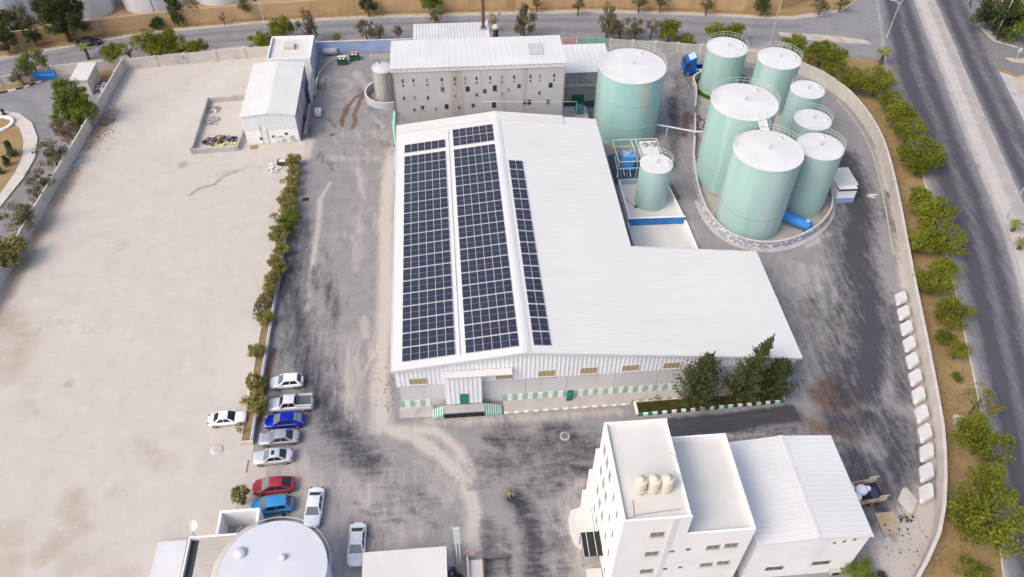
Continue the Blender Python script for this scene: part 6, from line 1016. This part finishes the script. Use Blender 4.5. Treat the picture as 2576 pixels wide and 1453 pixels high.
# trees behind the tanks and along the street
for px,py,r,z,k,hz,lb in ((1320,58,26,3.6,'olive',4.2,'tall grey green tree behind the white process roof'),(1530,58,25,3.6,'olive',4.2,'tall drooping grey tree beside the grey wall, tallest of its group'),(1562,75,24,2.6,'olive',None,'grey green tree next to the tall drooping grey tree'),(1600,72,24,2.6,'olive',None,'grey green tree beside the bare dry tree'),(1640,68,22,2.6,'dry',None,'bare dry tree by the grey wall'),(1685,77,27,2.6,'pine',2.6,'olive pine by the grey wall behind the blue lorry'),(1727,103,18,1.2,'pine',None,'low yellow green bush on the grey wall'),(1805,85,28,2.6,'pine',None,'olive pine just behind the laddered tank roof'),(1853,83,20,2.6,'pine',2.4,'small olive pine behind the laddered tank rail'),
  (920,73,24,2.8,'olive',None,'grey olive tree over the blue wall'),(952,80,18,2.4,'olive',None,'grey olive tree over the blue wall beside a taller one'),(1000,79,14,2.2,'olive',None,'small grey olive tree over the blue wall near the white roof'),(845,97,10,1.2,'shrub',None,'small yellowish bush over the blue wall'),(710,76,31,2.8,'pine',3.2,'round olive tree behind the flat roofed hut'),(775,72,24,3.4,'olive',4.4,'tall grey olive tree at the flat roofed hut'),(652,103,24,1.6,'pine',None,'low green bushes behind the flat roofed hut'),(1245,48,17,2.6,'sparse',None,'thin pale tree behind the dark chimney'),(1097,40,20,2.6,'olive',None,'grey olive tree behind the annex roof'),
  (1083,5,26,3.,'green',None,'bright green tree at the tan wall behind the annex'),(925,12,20,2.6,'dark',None,'dark cypress like tree at the tan wall'),(480,18,18,3.,'sparse',None,'thin pale tree at the tan wall below the white tanks'),(440,25,16,3.2,'dark',4.,'slender dark tree at the tan wall below the white tanks'),(393,60,14,1.2,'dark',None,'small dark bush at the tan wall below the thin pole'),(620,12,24,3.,'olive',None,'wide grey tree at the tan wall'),(560,45,10,1.6,'dry',None,'small dry shrub at the tan wall'),(1610,4,18,2.6,'olive',None,'olive tree at the tan wall behind the bare dry tree'),(1665,2,18,2.6,'olive',None,'small olive tree at the tan wall near the bare dry tree'),(1780,12,16,2.4,'olive',None,'slim olive tree at the tan wall near the far white building'),(1920,14,18,2.4,'dark',None,'dark tree at the tan wall near the far white building'),(2066,12,20,2.4,'olive',None,'olive tree at the curving end of the tan wall'),(2120,4,16,2.4,'olive',None,'last olive tree of the tan wall beside the boulevard'),(1455,12,14,2.4,'olive',None,'thin olive tree at the tan wall above the white process roof'),(1350,6,14,2.2,'olive',None,'small olive tree at the tan wall behind the tall grey green tree'),
  (2520,30,50,4.,'dark',None,'large dark tree beyond the boulevard side street'),(2570,52,42,3.6,'green',None,'large green tree beyond the boulevard beside the dark one'),
  (283,133,24,2.8,'pine',None,'leaning olive pine at the lot corner above the pale wall'),(322,127,22,2.6,'sparse',None,'pale thin pine above the pale lot wall'),(372,108,29,3.0,'pine',3.,'tall olive pine above the pale lot wall'),(400,128,20,2.2,'pine',None,'small olive pine between the taller two above the lot wall'),(432,104,27,3.0,'pine',3.,'tall olive pine above the lot wall beside the leaning small one'),(463,126,18,2.,'shrub',None,'small grey pine above the pale lot wall'),(497,116,20,2.2,'pine',None,'small dark pine at the end of the row above the lot wall'),
  (80,158,26,2.6,'green',None,'round green tree beside the blue gate'),(48,187,21,2.2,'olive',None,'small grey olive tree in the verge beside the blue gate'),
  (20,60,30,3.,'dark',None,'dark tree at the tan wall beside the white tank end'),(62,55,20,3.2,'olive',4.,'thin grey tree in front of the end white tank'),(80,88,17,2.4,'dark',None,'small dark round tree at the tan wall'),(8,100,24,2.6,'dark',None,'dark shrubby tree at the tan wall corner'),
  (130,388,32,2.6,'olive',None,'grey olive tree behind the left lot wall beside the oval island'),(102,455,27,2.2,'olive',None,'small olive tree behind the left lot wall next to a bushier one'),(92,492,20,1.6,'olive',None,'low olive tree tight against the left lot wall'),(48,550,38,2.6,'olive',None,'broad olive tree leaning over the left lot wall'),(18,632,36,2.6,'shrub',None,'yellow green tree at the near end of the left lot wall'),(172,330,28,1.8,'dry',None,'brownish dry bush below the big bushy tree'),(150,325,20,1.6,'olive',None,'small olive bush below the big bushy tree')): tree(lb,k,px,py,r*1.08,z,hz=hz)
# big trees made of several crowns
def bigtree(label,kind,px,py,h,cr,name):
    x,y=G(px,py); t=thing(name,label,'tree',(x,y,0)); place('trunk',TRUNKS[1],t,(x,y,0),(0,0,.4),(h*.95,h*.95,h*.95))
    for i,(dx,dy,z,r) in enumerate(cr): place('crown',crown(kind,i%3),t,(x+dx,y+dy,z),(0,0,i*1.3),(r,r,r*1.15))
bigtree('big dark tree overhanging the street in front of the white tanks','dark',175,104,9.,[(-1.5,.5,4.5,3.2),(1.6,.3,4.2,3.0),(.2,.8,7.5,3.2),(-2.4,1.2,7.2,2.6),(2.6,1.,7.4,2.4)],'evergreen_tree')
bigtree('big bright bushy tree at the left lot wall','green',205,315,8.,[(-.9,.4,3.4,2.3),(1.6,.2,3.0,2.1),(-.6,.6,6.2,2.2),(1.4,.3,5.4,1.8),(-2.3,-.6,2.0,1.6),(.6,-.7,1.8,1.9)],'leafy_tree')
# palms
def palm(label,px,py,h,r,n=22):
    x,y=G(px,py); t=thing('palm_tree',label,'palm',(x,y,0)); MB().tube([(x,y,0),(x+.05,y,h*.5),(x,y,h)],[.32,.24,.26],9).build('trunk',TRUNK,t)
    for i in range(n):
        a=6.28*i/n+random.uniform(-.15,.15); e=random.uniform(.15,1.1); mb=MB(); ca,sa=math.cos(a),math.sin(a); P=[Vector((x,y,h))+Vector((ca*r*u*math.cos(e*(1-u*.9)),sa*r*u*math.cos(e*(1-u*.9)),r*.75*u*math.sin(e)-r*.42*u*u*1.1)) for u in (0,.3,.6,.85,1)]
        for (p,q),w0,w1 in zip(zip(P[:-1],P[1:]),(.05,.2,.24,.16),(.2,.24,.16,.02)):
            nn=Vector((-sa,ca,0)); mb.faces([p-nn*w0*r*.5,p+nn*w0*r*.5,q+nn*w1*r*.5,q-nn*w1*r*.5],[(0,1,2,3)])
        o=mb.build('frond',L_PALM,t)
L_PALM=mat('palm_frond',(.13,.17,.03),(.19,.20,.05),.8,.6)
palm('short palm with bright fan crown on the street corner',2213,163,2.6,1.7); palm('small palm on the boulevard median beside the street lamp',2545,582,1.4,1.2,16); palm('second small palm on the boulevard median',2562,628,1.4,1.2,16); palm('bright young palm on the street verge below the big dark tree',224,150,2.6,1.5,20)
x,y=G(10,300)
for px,py,h,lb in ((12,292,1.1,'small spiky plant inside the oval island'),(35,395,2.6,'dark slender cypress on the oval island'),(22,420,1.8,'shorter dark cypress on the oval island'),(5,440,1.6,'small dark cypress at the oval island rim')):
    x,y=G(px,py); t=thing('cypress',lb,'tree',(x,y,.2)); place('trunk',TRUNKS[0],t,(x,y,.2),(0,0,0),(.4,.4,h*.6)); place('crown',leaf_mesh('crown',spire(px,22,1.,.28),40,1.,.06,L_DARK,px),t,(x,y,.25),(0,0,0),(h*.9,h*.9,h))
# planter shrubs
SG='shrubs along the planter strip'
for px,py,r,z,k in ((739,402,14,1.3,'shrub'),(740,425,13,1.2,'shrub'),(736,450,12,1.1,'shrub'),(733,475,13,1.2,'shrub'),(722,505,17,1.3,'shrub'),(727,526,17,1.3,'shrub'),(690,543,10,.9,'dry'),(726,555,23,1.4,'green'),(703,590,18,1.3,'shrub'),(710,628,14,1.2,'shrub'),(694,660,15,1.2,'shrub'),(708,676,12,1.,'shrub'),(684,700,15,1.2,'shrub'),(680,722,14,1.1,'shrub'),(668,748,15,1.2,'shrub'),(655,768,14,1.1,'olive'),(668,800,16,1.1,'shrub'),(650,790,12,1.,'olive'),(644,880,16,1.3,'shrub')): tree('olive green shrub in the soil strip of the long planter' if k=='shrub' else ('dark green bushy shrub beside the wooden pallets' if k=='green' else ('brown dried shrub beside the dark green one' if k=='dry' else 'thin grey green shrub in the middle of the long planter')),k,px,py,r*1.3,z,'shrub','shrub',SG)
tree('clipped oval tree in the planter beside the white hatchback','ball',643,962,27,1.9,'tree',None,None,1.5); tree('fuller pale clipped tree in the planter beside the white pickup','shrub',645,1012,30,1.9,'tree'); tree('sparse low shrub at the near end of the planter','sparse',604,1078,16,.6,'shrub','shrub'); tree('clipped ball tree beside the roofless white room','ball',603,1245,25,1.9,'tree',None,None,1.25)
# tall conifers in front of the warehouse
def conifer(label,x,y,h,r,lean,seed,n=150,tips=1):
    """whorled conifer: upswept branches that thin out to pointed tips"""
    t=thing('conifer_tree',label,'tree',(x,y,.16)); rg=np.random.default_rng(seed); mb=MB(); mb.tube([(x,y,.1),(x+lean*.3,y,h*.5),(x+lean*.9,y+.1,h*.97)],[.2,.12,.03],8); mb.build('trunk',TRUNK,t); cs_=[]
    for i in range(n):
        u=rg.random()**1.1*.97; rad=(r*(1-u)**.85*(.7+.5*rg.random())+.12); a=rg.uniform(0,6.28); ax=lean*(u*.98)**1.5; z0=.5+u*(h-.9); m=7
        for k in range(m):
            w=(k+1)/m; cs_.append((ax+rad*w*math.cos(a),rad*w*math.sin(a),z0+rad*w*w*.75,(.42*(1-w)**.8+.06)*(1-.5*u)))
    for q in range(tips):
        dx=(q-(tips-1)/2)*.9
        for k in range(26):
            w=k/25; cs_.append((lean*(.9+.1*w)+dx*(.4+.6*w),0,h*.82+w*h*.2,.2*(1-w)+.03))
    me=leaf_mesh('crown',cs_,16,1.15,.085,L_CON,seed,.95,.2); place('crown',me,t,(x,y,0)); return t
conifer('broad dark conifer with twin tips in the kerbed lawn bed',35.6,-1.7,9.4,3.1,.3,5,260,2); conifer('tall thin conifer with long leaning spire in the kerbed lawn bed',41.0,-1.5,11.6,2.4,1.7,6,210); conifer('short dense conifer at the outer end of the kerbed lawn bed',45.2,-1.4,7.0,2.8,.2,9,220)
tree('tiny thin sapling on the front pavement beside the lawn bed','sparse',1652,1003,9,.5,'shrub','sapling')
# low weeds and litter at the wall feet
mb=MB(); rg=np.random.default_rng(12)
def tuft(x,y,z,h,s,m):
    q=rg.uniform(0,6.28); mb.poly([(x-s*math.cos(q),y-s*math.sin(q),z),(x+s*math.cos(q),y+s*math.sin(q),z),(x+rg.uniform(-h,h)*.5,y+rg.uniform(-h,h)*.5,z+h)],m)
for i in range(9000):
    (x,y),a=pt_along(WALLC[5:],rg.uniform(0,118)); o=1.0+rg.random()**1.6*6.; tuft(x+o*math.cos(a+PI/2),y+o*math.sin(a+PI/2),-.03,rg.uniform(.06,.25),rg.uniform(.03,.08),int(rg.random()<.25))
for i in range(5000):
    u=rg.uniform(-75,80); y=np.interp(u,[p[0] for p in TU],[p[1] for p in TU])+rg.uniform(.5,2.4); tuft(u,y,-.02,rg.uniform(.06,.22),rg.uniform(.03,.08),int(rg.random()<.25))
o=mb.build('dry_grass',[mat('straw',(.30,.21,.09),(.38,.28,.13),.6,1.),mat('olive_weed',(.13,.13,.03),(.20,.17,.05),.6,1.)]); tag(o,'thin dry grass scattered over the verges','grass',kind='stuff')
mb=MB()
for i in range(700):
    (x,y),a=pt_along([(-51.8,79),(-53.0,57),(-53.8,40),(-54.3,20)][:3],rg.uniform(0,38)); o=.5+rg.random()**2*2.2; tuft(x+o,y,.0,rg.uniform(.05,.2),rg.uniform(.04,.1),0)
for i in range(500): tuft(-51.+rg.normal()*1.1+.9,62.+rg.normal()*3.,.005,rg.uniform(.05,.22),rg.uniform(.05,.12),0)
o=mb.build('dead_weeds',[mat('dead_weed',(.17,.07,.045),(.24,.13,.09),.9,1.)]); tag(o,'reddish brown dead weeds at the foot of the left lot wall','weeds',kind='stuff')
